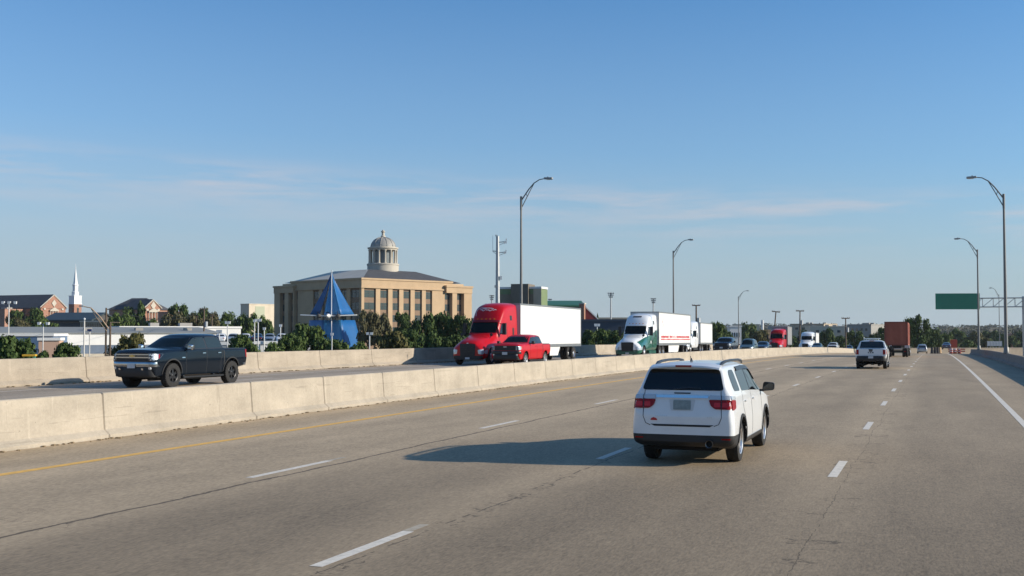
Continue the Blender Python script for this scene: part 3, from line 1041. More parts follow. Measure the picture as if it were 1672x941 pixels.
        P('sleeper_window', rpoly(Y([(.62, 2.42), (.92, 2.42), (.92, 1.85), (.62, 1.85)]), .05), sd, bv, M_TRIM, root, off=.01)
        seam = mat('shut_line', (.02, .02, .022), .8)
        P('shut_line', strip(Y([(1.86, 2.78), (1.86, .9)]), .022), sd, bv, seam, root, off=.004)
        P('shut_line', strip(Y([(3.18, 1.95), (3.18, .9)]), .022), sd, bv, seam, root, off=.004)
        P('door_handle', rpoly(Y([(1.95, 1.62), (2.15, 1.62), (2.15, 1.57), (1.95, 1.57)]), .02), sd, bv, M_CHROME, root, off=.03)
        mb = MB()
        x0 = sg * 1.18
        xa, xb = sorted((x0 + sg * .12, x0 + sg * .36))
        mb.box(xa, xb, 2.95 + y0, 3.10 + y0, 1.95, 2.72)
        mb.path([(sg * 1.05, 2.9 + y0, 2.68), (x0 + sg * .2, 3.02 + y0, 2.66)], .03, 6)
        mb.path([(sg * 1.1, 2.9 + y0, 2.02), (x0 + sg * .2, 3.02 + y0, 2.02)], .03, 6)
        mb.build('mirror', M_BLACK, root)
        mb = MB()
        mb.box(min(sg * .8, sg * 1.17), max(sg * .8, sg * 1.17), .3 + y0, 2.9 + y0, .38, .64)
        mb.build('side_skirt', low_m or M_BLACK, root)
        mb = MB()
        mb.path([(sg * .9, 4.35 + y0, 1.72), (sg * 1.02, 4.38 + y0, 1.9)], .02, 6)
        mb.lathe([(0, -.06), (.1, -.04), (.11, .0), (0, .02)], 10, 'y', (sg * 1.03, 4.4 + y0, 1.95))
        mb.build('hood_mirror', M_BLACK, root)
    if style == 'red':
        wl = mat('white_lettering', (.72, .72, .72), .4)
        # looping white script and swoosh over the roof fairing, too small to read
        rnd = random.Random(3)
        sc = [(-.55 + 1.05 * k / 24, 3.60 + .03 * math.sin(k * 1.15) + .03 * math.sin(k * .5)) for k in range(25)]
        P('roof_script', strip(sc, .035), 'front', bv, wl, root, off=.012, step=.08)
        P('roof_script', strip([(-.35, 3.70), (0, 3.75), (.35, 3.71), (.62, 3.62)], .03), 'front', bv, wl, root, off=.012, step=.08)
        P('roof_swoosh', strip([(-.2, 3.73), (.55, 3.76), (.82, 3.66), (.88, 3.45), (.80, 3.20)][::1], .03), 'front', bv, wl, root, off=.012, step=.08)
    else:
        P('roof_vent', rpoly([(-.35, 3.66), (.42, 3.66), (.42, 3.54), (-.35, 3.54)], .04), 'front', bv, M_BLACK, root, off=.012)
        P('door_sign', rpoly(Y([(2.2, 1.5), (2.45, 1.5), (2.45, 1.25), (2.2, 1.25)]), .05), 'left', bv, M_WHITEP, root, off=.01)
    for k in range(5):
        x = -.6 + .3 * k
        P('clearance_light', rpoly([(x - .05, 3.02), (x + .05, 3.02), (x + .05, 2.97), (x - .05, 2.97)], .01), 'front', bv, M_AMBER, root, off=.03, step=.5)
    # frame, fifth wheel, tanks
    mb = MB()
    mb.box(-.45, -.30, -3.0 + y0, 5.3 + y0, .72, .98)
    mb.box(.30, .45, -3.0 + y0, 5.3 + y0, .72, .98)
    mb.box(-.5, .5, -1.9 + y0, -1.0 + y0, 1.0, 1.15)
    mb.box(-.95, .95, -.2 + y0, 4.6 + y0, .5, .75)
    mb.build('frame', M_DARK, root)
    put_truck_wheels(root, [(1.06, wf, .51, False), (-1.06, wf, .51, False)] + [(sx, y + y0, .51, True) for sx in (1.10, -1.10) for y in (-1.0, -2.35)])


def make_trailer(root, m, y1=0.0, L=16.1, top=4.1, style='plain'):
    """box trailer, nose at y1 running back to y1-L"""
    w = 1.29
    zb = 1.12
    mb = MB()
    mb.box(-w, w, y1 - L, y1, zb, top)
    tr = mb.build('trailer', m, root)
    bv = bvh_of(tr.data)
    rail = mat('trailer_rail', (.32, .33, .33), .4, .7)
    mb = MB()
    for sg in (1, -1):
        xa, xb = sorted((sg * (w - .02), sg * (w + .018)))
        mb.box(xa, xb, y1 - L - .01, y1 + .01, top - .10, top + .012)
        mb.box(xa, xb, y1 - L - .01, y1 + .01, zb - .05, zb + .16)
        for yy in (y1 - .03, y1 - L + .03):
            mb.box(xa, xb, yy - .05, yy + .05, zb + .16, top - .1)
    mb.box(-w - .018, w + .018, y1 - .01, y1 + .03, top - .10, top + .012)
    mb.box(-w - .018, w + .018, y1 - L - .03, y1 - L + .01, top - .14, top + .012)
    mb.box(-w - .018, w + .018, y1 - L - .03, y1 - L + .01, zb - .05, zb + .1)
    mb.box(-.03, .03, y1 - L - .03, y1 - L + .01, zb + .1, top - .14)
    mb.build('rail', rail, tr)
    mb = MB()
    for sg in (1, -1):
        for k in range(1, 14):
            y = y1 - L * k / 14
            xa, xb = sorted((sg * (w - .01), sg * (w + .003)))
            mb.box(xa, xb, y - .012, y + .012, zb + .16, top - .1)
    mb.build('panel_joint', m, tr)
    mb = MB()
    mb.box(-.5, -.38, y1 - L + .2, y1 - .5, .92, zb)
    mb.box(.38, .5, y1 - L + .2, y1 - .5, .92, zb)
    mb.box(-1.1, 1.1, y1 - L + .02, y1 - L + .12, .5, .6)
    for sg in (1, -1):
        mb.box(sg * .5 - .05, sg * .5 + .05, y1 - L + .03, y1 - L + .10, .5, zb)
        mb.box(sg * .85 - .06, sg * .85 + .06, y1 - 3.0, y1 - 2.88, .35, zb)
        mb.box(sg * 1.15 - .3, sg * 1.15 + .1, y1 - L + 2.95, y1 - L + 2.98, .25, .95)
    mb.build('undercarriage', M_DARK, tr)
    for sg in ((1, -1) if L > 12 else ()):
        mb = MB()
        xa, xb = sorted((sg * 1.2, sg * 1.24))
        n0, n1 = (y1 - L + 5.2, y1 - 4.2)
        mb.prism([(xa, n1, zb - .02), (xa, n1, .42), (xa, n0 + .6, .42), (xa, n0, zb - .02)], (xb - xa, 0, 0))
        mb.build('side_skirt', m, tr)
    put_truck_wheels(tr, [(sx, y1 - L + yy, .51, True) for sx in (1.12, -1.12) for yy in (1.7, 3.0)])
    if style == 'lettered':
        red = mat('red_vinyl', (.55, .03, .035), .4)
        rnd = random.Random(5)
        for sd in ('left',):
            # two lines of red lettering along the lower side, far too small to read
            for (z, hh, wmin, wmax) in ((1.86, .20, .12, .24), (1.62, .12, .5, 1.4)):
                y = y1 - .9
                mb = MB()
                while y > y1 - L + .8:
                    ww = rnd.uniform(wmin, wmax)
                    mb.box(-w - .012, -w - .002, y - ww, y, z - hh / 2 + rnd.uniform(0, .02), z + hh / 2 - rnd.uniform(0, .05))
                    y -= ww + rnd.uniform(.05, .09) + (.35 if rnd.random() < .12 else 0)
                mb.build('lettering', red, tr)
            mb = MB()
            for (yy, zz, rr) in ((-1.7, 3.45, .10), (-1.45, 3.2, .14), (-1.75, 2.95, .10), (-1.55, 2.75, .08)):
                mb.lathe([(0, -w - .01), (rr, -w - .01), (rr, -w - .002)], 12, 'x', (0, y1 + yy, zz))
            mb.build('logo', mat('pale_red_vinyl', (.70, .42, .42), .4), tr)
    return tr

# ================================================================== SETTING
def nnode(nt, t, **kw):
    n = nt.nodes.new(t)
    for k, v in kw.items():
        setattr(n, k, v)
    return n


def road_material(name, base, joints, joint_w=.03):
    """worn pavement in road coordinates: u = across (t), v = along (s)"""
    m = bpy.data.materials.new(name)
    m.use_nodes = True
    nt = m.node_tree
    L = nt.links.new
    b = nt.nodes['Principled BSDF']
    b.inputs['Roughness'].default_value = .78
    b.inputs['Specular IOR Level'].default_value = .35
    tc = nnode(nt, 'ShaderNodeUVMap')
    sep = nnode(nt, 'ShaderNodeSeparateXYZ')
    L(tc.outputs[0], sep.inputs[0])

    def mathn(op, a, b_=None, c=None):
        n = nnode(nt, 'ShaderNodeMath', operation=op)
        for i, v in enumerate((a, b_, c)):
            if v is None:
                continue
            if isinstance(v, (int, float)):
                n.inputs[i].default_value = v
            else:
                L(v, n.inputs[i])
        return n.outputs[0]

    def noise(sx, sy, detail=5, rough=.6, seed=0.0):
        mp = nnode(nt, 'ShaderNodeMapping')
        mp.inputs['Scale'].default_value = (sx, sy, 1)
        mp.inputs['Location'].default_value = (seed, seed * 1.7, 0)
        L(tc.outputs[0], mp.inputs[0])
        n = nnode(nt, 'ShaderNodeTexNoise')
        n.inputs['Scale'].default_value = 1
        n.inputs['Detail'].default_value = detail
        n.inputs['Roughness'].default_value = rough
        L(mp.outputs[0], n.inputs['Vector'])
        return n.outputs['Fac']
    t, s = sep.outputs[0], sep.outputs[1]
    grain = noise(34, 9, 2, .6)
    grain2 = noise(12, 3.2, 4, .7, 3)
    blot = noise(.55, .16, 5, .6, 11)
    blot2 = noise(1.6, .35, 5, .65, 21)
    val = mathn('ADD', -.43, mathn('MULTIPLY', grain, 1.15))
    val = mathn('ADD', val, mathn('MULTIPLY', grain2, .80))
    val = mathn('ADD', val, mathn('MULTIPLY', blot, .62))
    val = mathn('ADD', val, mathn('MULTIPLY', blot2, .42))
    # wheel tracks / oil band inside each lane
    lane = 4.3
    ph = mathn('MULTIPLY', mathn('ADD', t, 1.585), 2 * math.pi / lane)
    oil = mathn('MULTIPLY', mathn('COSINE', ph), .5)        # +.5 on lane lines, -.5 mid lane
    oil = mathn('MULTIPLY', oil, mathn('MULTIPLY', noise(.3, .05, 3, .5, 5), .42))
    val = mathn('ADD', val, oil)
    trk = mathn('MULTIPLY', mathn('COSINE', mathn('MULTIPLY', ph, 2.0)), mathn('MULTIPLY', noise(.2, .04, 2, .5, 61), .11))
    val = mathn('ADD', val, trk)
    # the right-hand lanes were laid in a darker mix
    val = mathn('MULTIPLY', val, mathn('SUBTRACT', 1.0, mathn('MULTIPLY', mathn('ADD', t, 6.0), .017)))
    # grazing-view sheen put into the colour: paving darker close by, right of left-hand lane
    def ss(src, a, b_):
        n = nnode(nt, 'ShaderNodeMapRange', interpolation_type='SMOOTHSTEP')
        n.inputs['From Min'].default_value = a
        n.inputs['From Max'].default_value = b_
        L(src, n.inputs['Value'])
        return n.outputs[0]
    view_dim = mathn('MULTIPLY', mathn('SUBTRACT', 1.0, ss(s, 9.0, 30.0)), ss(t, -12.0, -8.5))
    val = mathn('MULTIPLY', val, mathn('SUBTRACT', 1.04, mathn('MULTIPLY', view_dim, .34)))
    # small dark scuffs across
    sc = noise(2.2, 26, 2, .5, 33)
    sc = mathn('GREATER_THAN', sc, .70)
    val = mathn('MULTIPLY', val, mathn('SUBTRACT', 1.0, mathn('MULTIPLY', sc, .24)))
    # wandering joints along the lane lines
    dark = None
    for i, (jt, w_, depth_) in enumerate(joints):
        wig = mathn('MULTIPLY', mathn('SUBTRACT', noise(.001, .28, 6, .68, 41 + 7 * i), .5), .42)
        d = mathn('ABSOLUTE', mathn('SUBTRACT', mathn('SUBTRACT', t, jt), wig))
        brk = noise(.3, 1.1, 3, .6, 70 + i)
        wid = mathn('MULTIPLY', mathn('MULTIPLY', brk, 2.0), w_)
        k = mathn('LESS_THAN', d, wid)
        if depth_ < .6:
            k = mathn('MULTIPLY', k, mathn('GREATER_THAN', noise(.4, 2.3, 3, .6, 90 + i), .46))
        near = mathn('LESS_THAN', mathn('ABSOLUTE', mathn('SUBTRACT', t, jt)), (.36, .16, .04)[min(i, 2)])
        iso = mathn('LESS_THAN', mathn('ABSOLUTE', mathn('SUBTRACT', noise(.9, 1.9, 4, .62, 120 + 9 * i), .5)), .010)
        k = mathn('MAXIMUM', k, mathn('MULTIPLY', mathn('MULTIPLY', near, iso), mathn('GREATER_THAN', noise(.5, .9, 2, .5, 150 + i), .52)))
        k = mathn('MULTIPLY', k, depth_)
        dark = k if dark is None else mathn('MAXIMUM', dark, k)
    # a few hairline cracks out in the lanes
    hair = mathn('LESS_THAN', mathn('ABSOLUTE', mathn('SUBTRACT', noise(.5, .8, 5, .66, 201), .5)), .0035)
    hair = mathn('MULTIPLY', mathn('MULTIPLY', hair, mathn('GREATER_THAN', noise(.12, .12, 2, .5, 231), .58)), .28)
    dark = mathn('MAXIMUM', dark, hair)
    val = mathn('MULTIPLY', val, mathn('SUBTRACT', 1.0, dark))
    cr = nnode(nt, 'ShaderNodeVectorMath', operation='SCALE')
    cr.inputs[0].default_value = base
    L(val, cr.inputs['Scale'])
    L(cr.outputs[0], b.inputs['Base Color'])
    bp = nnode(nt, 'ShaderNodeBump')
    bp.inputs['Strength'].default_value = .25
    bp.inputs['Distance'].default_value = .01
    L(mathn('ADD', grain, mathn('MULTIPLY', dark, -1.5)), bp.inputs['Height'])
    L(bp.outputs[0], b.inputs['Normal'])
    MATS[name] = m
    return m


def sheet(name, t0, t1, s0, s1, zoff, m, parent=None, ds=6.0, t0f=None, t1f=None, dt=None):
    """strip lying on the road profile, with (t, s) as its UV"""
    n = max(1, int(math.ceil((s1 - s0) / ds)))
    vs, fs, uv = [], [], []
    for i in range(n + 1):
        s = s0 + (s1 - s0) * i / n
        a = t0f(s) if t0f else t0
        b = t1f(s) if t1f else t1
        for t in (a, b):
            vs.append(rw(s, t, zoff))
            uv.append((t, s))
    fs = [(2 * i, 2 * i + 1, 2 * i + 3, 2 * i + 2) for i in range(n)]
    me = bpy.data.meshes.new(name)
    me.from_pydata(vs, [], fs)
    ul = me.uv_layers.new(name='UVMap')
    for lp in me.loops:
        ul.data[lp.index].uv = uv[lp.vertex_index]
    me.materials.append(m)
    return link(name, me, parent)


# ---- carriageways
T_E, T_A, T_B, T_C, T_Y = 2.12, -1.585, -5.86, -10.41, -14.47
T_MED = -17.2          # near foot of the median barrier
T_OUT = -32.4          # near foot of the far barrier
T_RB = 5.45            # near foot of the right barrier
asph = road_material('pavement_near', (.35, .268, .172), [(T_A + .22, .007, .45), (T_B + .20, .016, .55), (T_C + .36, .036, .66)])
road = struct(sheet('road', T_MED - .9, T_RB + .4, -25, 420, 0, asph))
asph2 = road_material('pavement_far', (.235, .19, .14), [(-21.9, .02, .6), (-26.2, .02, .6)])
road2 = struct(sheet('road', T_OUT - .8, T_MED - .55, -25, 420, OPP, asph2))
m_line = mat('white_marking', (.70, .64, .54), .7, var=.2, vscale=9)
m_yel = mat('yellow_marking', (.80, .46, .09), .6, var=.2, vscale=5)
m_ghost = mat('worn_marking', (.42, .36, .27), .75, var=.2, vscale=9)


def dash(t, s0, s1, w=.15, par=road, z=.004, m=m_line, name='lane_dash'):
    sheet(name, t - w / 2, t + w / 2, s0, s1, z, m, par, 4)


def s_at(px_y, t):
    """road s where the marking at t appears at photo row px_y (level part)"""
    Z = FPX * CAMH / (px_y - HOR)
    return (Z + t * ST) / CT


# dash rhythm measured on each line
def rhythm(t, s_first, cyc, ln, n):
    for i in range(n):
        s0 = s_first + i * cyc
        if s0 < 330:
            dash(t, s0, s0 + ln)


CYC = 9.8
dash(T_A, 8.7, 11.15)
rhythm(T_A, s_at(778, T_A), 9.6, 2.45, 33)
rhythm(T_B, s_at(922, T_B), 10.3, 2.15, 32)
rhythm(T_C, s_at(779, T_C), 10.0, 2.6, 31)
dash(T_B - .02, s_at(922, T_B) + 2.16, s_at(922, T_B) + 2.65, .13, m=m_ghost, name='worn_dash')
dash(T_C - .02, s_at(779, T_C) + 2.61, s_at(779, T_C) + 3.2, .12, m=m_ghost, name='worn_dash')
sheet('edge_line', T_E - .085, T_E + .085, 2, 330, .004, m_line, road)
sheet('yellow_line', T_Y - .11, T_Y + .11, -5, 330, .004, m_yel, road)
sheet('edge_line', T_OUT + 2.2, T_OUT + 2.34, 5, 330, OPP + .004, m_line, road2)
sheet('yellow_line', T_MED - 2.6, T_MED - 2.48, 5, 330, OPP + .004, m_yel, road2)
for t in (-23.9, -28.0):
    for i in range(30):
        dash(t, 12 + i * CYC, 12 + i * CYC + 2.8, .13, road2, OPP + .004)


# ---- concrete barriers: profile swept along the road, joints modelled as grooves
def concrete(name, col, stain=.25):
    m = bpy.data.materials.new(name)
    m.use_nodes = True
    nt = m.node_tree
    L = nt.links.new
    b = nt.nodes['Principled BSDF']
    b.inputs['Roughness'].default_value = .85
    b.inputs['Specular IOR Level'].default_value = .25
    uv = nnode(nt, 'ShaderNodeUVMap')     # u along, v height

    def noise(sx, sy, det, ro, loc):
        mp = nnode(nt, 'ShaderNodeMapping')
        mp.inputs['Scale'].default_value = (sx, sy, 1)
        mp.inputs['Location'].default_value = (loc, loc, 0)
        L(uv.outputs[0], mp.inputs[0])
        n = nnode(nt, 'ShaderNodeTexNoise')
        n.inputs['Scale'].default_value = 1
        n.inputs['Detail'].default_value = det
        n.inputs['Roughness'].default_value = ro
        L(mp.outputs[0], n.inputs['Vector'])
        return n.outputs['Fac']

    def mathn(op, a, b_):
        n = nnode(nt, 'ShaderNodeMath', operation=op)
        for i, v in enumerate((a, b_)):
            if isinstance(v, (int, float)):
                n.inputs[i].default_value = v
            else:
                L(v, n.inputs[i])
        return n.outputs[0]
    streak = noise(2.2, .22, 6, .7, 2)
    cloud = noise(.6, 1.4, 5, .6, 9)
    fine = noise(14, 14, 4, .7, 4)
    spot = noise(7, 7, 2, .5, 17)
    v = mathn('ADD', .22, mathn('MULTIPLY', streak, stain))
    v = mathn('ADD', v, mathn('MULTIPLY', cloud, .75))
    v = mathn('ADD', v, mathn('MULTIPLY', fine, .42))
    pk = mathn('GREATER_THAN', spot, .76)
    v = mathn('MULTIPLY', v, mathn('SUBTRACT', 1.0, mathn('MULTIPLY', pk, .32)))
    # tyre scuffs drawn along the wall and pale lime runs down it
    scf = mathn('MULTIPLY', mathn('GREATER_THAN', noise(.35, 7.5, 3, .6, 31), .64), mathn('GREATER_THAN', noise(.25, .6, 2, .5, 37), .50))
    v = mathn('MULTIPLY', v, mathn('SUBTRACT', 1.0, mathn('MULTIPLY', scf, .15)))
    run = mathn('GREATER_THAN', noise(4.5, .35, 3, .6, 51), .67)
    v = mathn('MULTIPLY', v, mathn('ADD', 1.0, mathn('MULTIPLY', run, .12)))
    drk = mathn('GREATER_THAN', noise(2.6, .22, 4, .65, 71), .655)
    v = mathn('MULTIPLY', v, mathn('SUBTRACT', 1.0, mathn('MULTIPLY', drk, .13)))
    # grime at the foot
    sep = nnode(nt, 'ShaderNodeSeparateXYZ')
    L(uv.outputs[0], sep.inputs[0])
    mr = nnode(nt, 'ShaderNodeMapRange')
    mr.inputs['From Min'].default_value = 0.0
    mr.inputs['From Max'].default_value = .14
    mr.inputs['To Min'].default_value = .78
    mr.inputs['To Max'].default_value = 1.0
    L(mathn('ADD', sep.outputs[1], mathn('MULTIPLY', cloud, .08)), mr.inputs['Value'])
    v = mathn('MULTIPLY', v, mr.outputs[0])
    cr = nnode(nt, 'ShaderNodeVectorMath', operation='SCALE')
    cr.inputs[0].default_value = col
    L(v, cr.inputs['Scale'])
    L(cr.outputs[0], b.inputs['Base Color'])
    bp = nnode(nt, 'ShaderNodeBump')
    bp.inputs['Strength'].default_value = .35
    bp.inputs['Distance'].default_value = .02
    L(fine, bp.inputs['Height'])
    L(bp.outputs[0], b.inputs['Normal'])
    return m


M_CONC = concrete('barrier_concrete', (.385, .335, .265), .38)
M_CONC2 = concrete('far_barrier_concrete', (.37, .315, .245), .3)
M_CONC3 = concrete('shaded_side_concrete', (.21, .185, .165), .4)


def barrier(name, label, prof, tf, s0, s1, z, m, joints, ds=4.0, cracks=()):
    """prof: closed section [(dt, h)] swept; joints: s where a groove pinches the section"""
    ss = []
    n = int((s1 - s0) / ds)
    ss = [s0 + (s1 - s0) * i / n for i in range(n + 1)]
    jj = []
    for j in joints:
        jj += [(j - .035, 0), (j - .012, 1), (j + .012, 1), (j + .035, 0)]
    allp = sorted([(s, 0) for s in ss if all(abs(s - j) > .1 for j in joints)] + jj)
    vs, fs, uvs = [], [], []
    k = len(prof)
    cum = [0]
    for i in range(1, k):
        cum.append(cum[-1] + math.hypot(prof[i][0] - prof[i - 1][0], prof[i][1] - prof[i - 1][1]))
    cx = sum(p[0] for p in prof) / k
    rnd = random.Random(len(name))
    for (s, g) in allp:
        for i, (dt, h) in enumerate(prof):
            d = .03 * g
            sg = 1 if dt > cx else -1
            vs.append(rw(s, tf(s) + dt - sg * d, z + max(h - (d if h > .2 else 0), -.3)))
            uvs.append((s, cum[i]))
    for i in range(len(allp) - 1):
        for j in range(k - 1):
            fs.append((i * k + j, (i + 1) * k + j, (i + 1) * k + j + 1, i * k + j + 1))
    e = (len(allp) - 1) * k
    fs += [tuple(range(k)), tuple(e + j for j in reversed(range(k)))]
    me = bpy.data.meshes.new(name)
    me.from_pydata(vs, [], fs)
    ul = me.uv_layers.new(name='UVMap')
    for lp in me.loops:
        ul.data[lp.index].uv = uvs[lp.vertex_index]
    me.materials.append(m)
    bm = bmesh.new()
    bm.from_mesh(me)
    bmesh.ops.recalc_face_normals(bm, faces=bm.faces)
    bm.to_mesh(me)
    bm.free()
    return tag(link(name, me), label, 'barrier')


# section listed from the near foot up and over to the far foot; +t faces the camera's carriageway
SEC = [(0, -.05), (0, .08), (-.135, .185), (-.205, .98), (-.235, 1.0), (-.415, 1.0), (-.435, .98), (-.505, .185), (-.64, .08), (-.64, -.05)]
MJ = [2, 8.5, 14.2, 19.6, 25.27, 30.75, 34.4, 38.1] + [42.0 + 4.0 * k for k in range(50)]
# the joints are measured as depth along the view; turn them into road s
MJ = [(d + T_MED * ST) / CT if d > 20 else d - 12 for d in MJ]
barrier('median_barrier', 'long sunlit concrete median wall running between the two carriageways', SEC, lambda s: T_MED, -22, 360, 0, M_CONC, MJ)
SEC2 = [(0, -.05), (0, .09), (-.15, .22), (-.24, 1.02), (-.26, 1.04), (-.48, 1.04), (-.50, 1.02), (-.55, -.6)]
OJ = [6 + 6.3 * k for k in range(50)]
barrier('edge_barrier', 'concrete parapet wall along the outer edge of the far carriageway, behind the trucks', SEC2, lambda s: T_OUT, -22, 360, OPP, M_CONC2, OJ)
SEC3 = [(-.0, -.05), (-.0, .08), (.14, .25), (.21, .78), (.23, .80), (.40, .80), (.42, .78), (.42, -.6)]
barrier('shoulder_barrier', 'shaded concrete wall beside the right shoulder', SEC3[:], lambda s: T_RB - max(0, (s - 150)) * .004, -22, 197, 0, M_CONC3, [20 + 12.3 * k for k in range(14)])

# grit and litter lying against the median foot
mb = MB()
rnd = random.Random(12)
for k in range(420):
    s = rnd.uniform(6, 70)
    t = T_MED + abs(rnd.gauss(0, .10)) + .02
    p = rw(s, t, 0)
    r_ = rnd.uniform(.008, .03)
    mb.box(p.x - r_, p.x + r_, p.y - r_ * 1.3, p.y + r_ * 1.3, p.z - .01, p.z + r_ * .9, 0)
for k in range(420):
    s = rnd.uniform(28, 120)
    p = rw(s, T_OUT + abs(rnd.gauss(0, .16)) + .02, OPP)
    r_ = rnd.uniform(.02, .06)
    mb.box(p.x - r_, p.x + r_, p.y - r_, p.y + r_, p.z - .01, p.z + r_ * .8, 0)
o = mb.build('gravel', mat('grit', (.22, .16, .09), .9, var=.3, vscale=3))
tag(o, 'brown grit and leaves gathered along the feet of the barriers', None, None, 'stuff')


# ---- ground
def smooth(a, b, x):
    x = min(1, max(0, (x - a) / (b - a)))
    return x * x * (3 - 2 * x)


def zt(x, y):
    s, t = st_of(x, y)
    base = -6.5
    zrr = zr(max(s, 0))
    if t < -33:
        k = smooth(-33.5, -41, -t) if False else smooth(33.5, 41, -t)
        near = zrr - 1.2
        z = near + (base - near) * k
    elif t > 6:
        z = zrr - .60 - .9 * smooth(8, 60, t)
        z = z + (base + .6 - z) * smooth(60, 240, t)
    else:
        z = zrr - 1.2
    r = math.hypot(x, y)
    if s > 330:
        z = z + (base - z) * smooth(330, 480, s)
    H = 12 + 4 * math.sin(x * .0021 + 1.0) + 3 * math.sin(x * .006 + y * .002)
    z += smooth(650, 2600, r) * (H + 4)
    return z


mg = bpy.data.materials.new('ground_cover')
mg.use_nodes = True
nt = mg.node_tree
bs = nt.nodes['Principled BSDF']
bs.inputs['Roughness'].default_value = .95
bs.inputs['Specular IOR Level'].default_value = .1
tcn = nnode(nt, 'ShaderNodeTexCoord')
cols = []
n1 = nnode(nt, 'ShaderNodeTexNoise')
n1.inputs['Scale'].default_value = .018
n1.inputs['Detail'].default_value = 8
nt.links.new(tcn.outputs['Object'], n1.inputs['Vector'])
rp = nnode(nt, 'ShaderNodeValToRGB')
rp.color_ramp.elements[0].position = .36
rp.color_ramp.elements[0].color = (.055, .062, .03, 1)
rp.color_ramp.elements[1].position = .62
rp.color_ramp.elements[1].color = (.24, .18, .10, 1)
e = rp.color_ramp.elements.new(.5)
e.color = (.13, .115, .06, 1)
nt.links.new(n1.outputs['Fac'], rp.inputs[0])
n2 = nnode(nt, 'ShaderNodeTexNoise')
n2.inputs['Scale'].default_value = 1.5
n2.inputs['Detail'].default_value = 6
nt.links.new(tcn.outputs['Object'], n2.inputs['Vector'])
mx = nnode(nt, 'ShaderNodeMixRGB', blend_type='MULTIPLY')
mx.inputs[0].default_value = .5
nt.links.new(rp.outputs[0], mx.inputs[1])
nt.links.new(n2.outputs['Color'], mx.inputs[2])
nt.links.new(mx.outputs[0], bs.inputs['Base Color'])
radii = [2 + 4.2 * k for k in range(60)] + [260 * 1.075 ** k for k in range(36)]
NA = 150
vs, fs = [Vector((0, -30, -1.4))], []
for r_ in radii:
    for k in range(NA):
        a = 2 * math.pi * k / NA
        # denser in the view direction
        a = a - .62 * math.sin(a)
        x, y = r_ * math.sin(a), r_ * math.cos(a) - 30
        vs.append((x, y, zt(x, y)))
for k in range(NA):
    fs.append((0, 1 + k, 1 + (k + 1) % NA))
for i in range(len(radii) - 1):
    for k in range(NA):
        a, b = 1 + i * NA + k, 1 + i * NA + (k + 1) % NA
        fs.append((a, a + NA, b + NA, b))
me = bpy.data.meshes.new('ground')
me.from_pydata(vs, [], fs)
bm = bmesh.new()
bm.from_mesh(me)
bmesh.ops.recalc_face_normals(bm, faces=bm.faces)
if sum(f.normal.z for f in bm.faces) < 0:
    bmesh.ops.reverse_faces(bm, faces=bm.faces)
bm.to_mesh(me)
bm.free()
me.shade_smooth()
me.materials.append(mg)
struct(link('ground', me))
# dry grass verge beyond the right barrier
struct(sheet('verge', T_RB + .5, T_RB + 30, 30, 330, -.28, mat('dry_grass', (.30, .22, .115), .95, var=.35, vscale=.4, bump=.5, bscale=5), None, 6))


# ---- trees
def leaf_mat(name, col, col2):
    m = bpy.data.materials.new(name)
    m.use_nodes = True
    nt = m.node_tree
    b = nt.nodes['Principled BSDF']
    b.inputs['Roughness'].default_value = .75
    b.inputs['Specular IOR Level'].default_value = .18
    g = nnode(nt, 'ShaderNodeNewGeometry')
    r_ = nnode(nt, 'ShaderNodeValToRGB')
    r_.color_ramp.elements[0].color = (*col, 1)
    r_.color_ramp.elements[1].color = (*col2, 1)
    nt.links.new(g.outputs['Random Per Island'], r_.inputs[0])
    nt.links.new(r_.outputs[0], b.inputs['Base Color'])
    return m


L_DARK = leaf_mat('dark_leaves', (.028, .052, .013), (.082, .122, .033))
L_MID = leaf_mat('green_leaves', (.040, .070, .017), (.108, .150, .040))
L_OLIVE = leaf_mat('olive_leaves', (.055, .055, .017), (.135, .125, .042))
L_BROWN = leaf_mat('brownish_leaves', (.058, .056, .026), (.125, .115, .056))
M_BARK = mat('bark', (.07, .05, .035), .95, var=.3, vscale=4)
LEAVES = {'dark': L_DARK, 'mid': L_MID, 'olive': L_OLIVE, 'brown': L_BROWN}


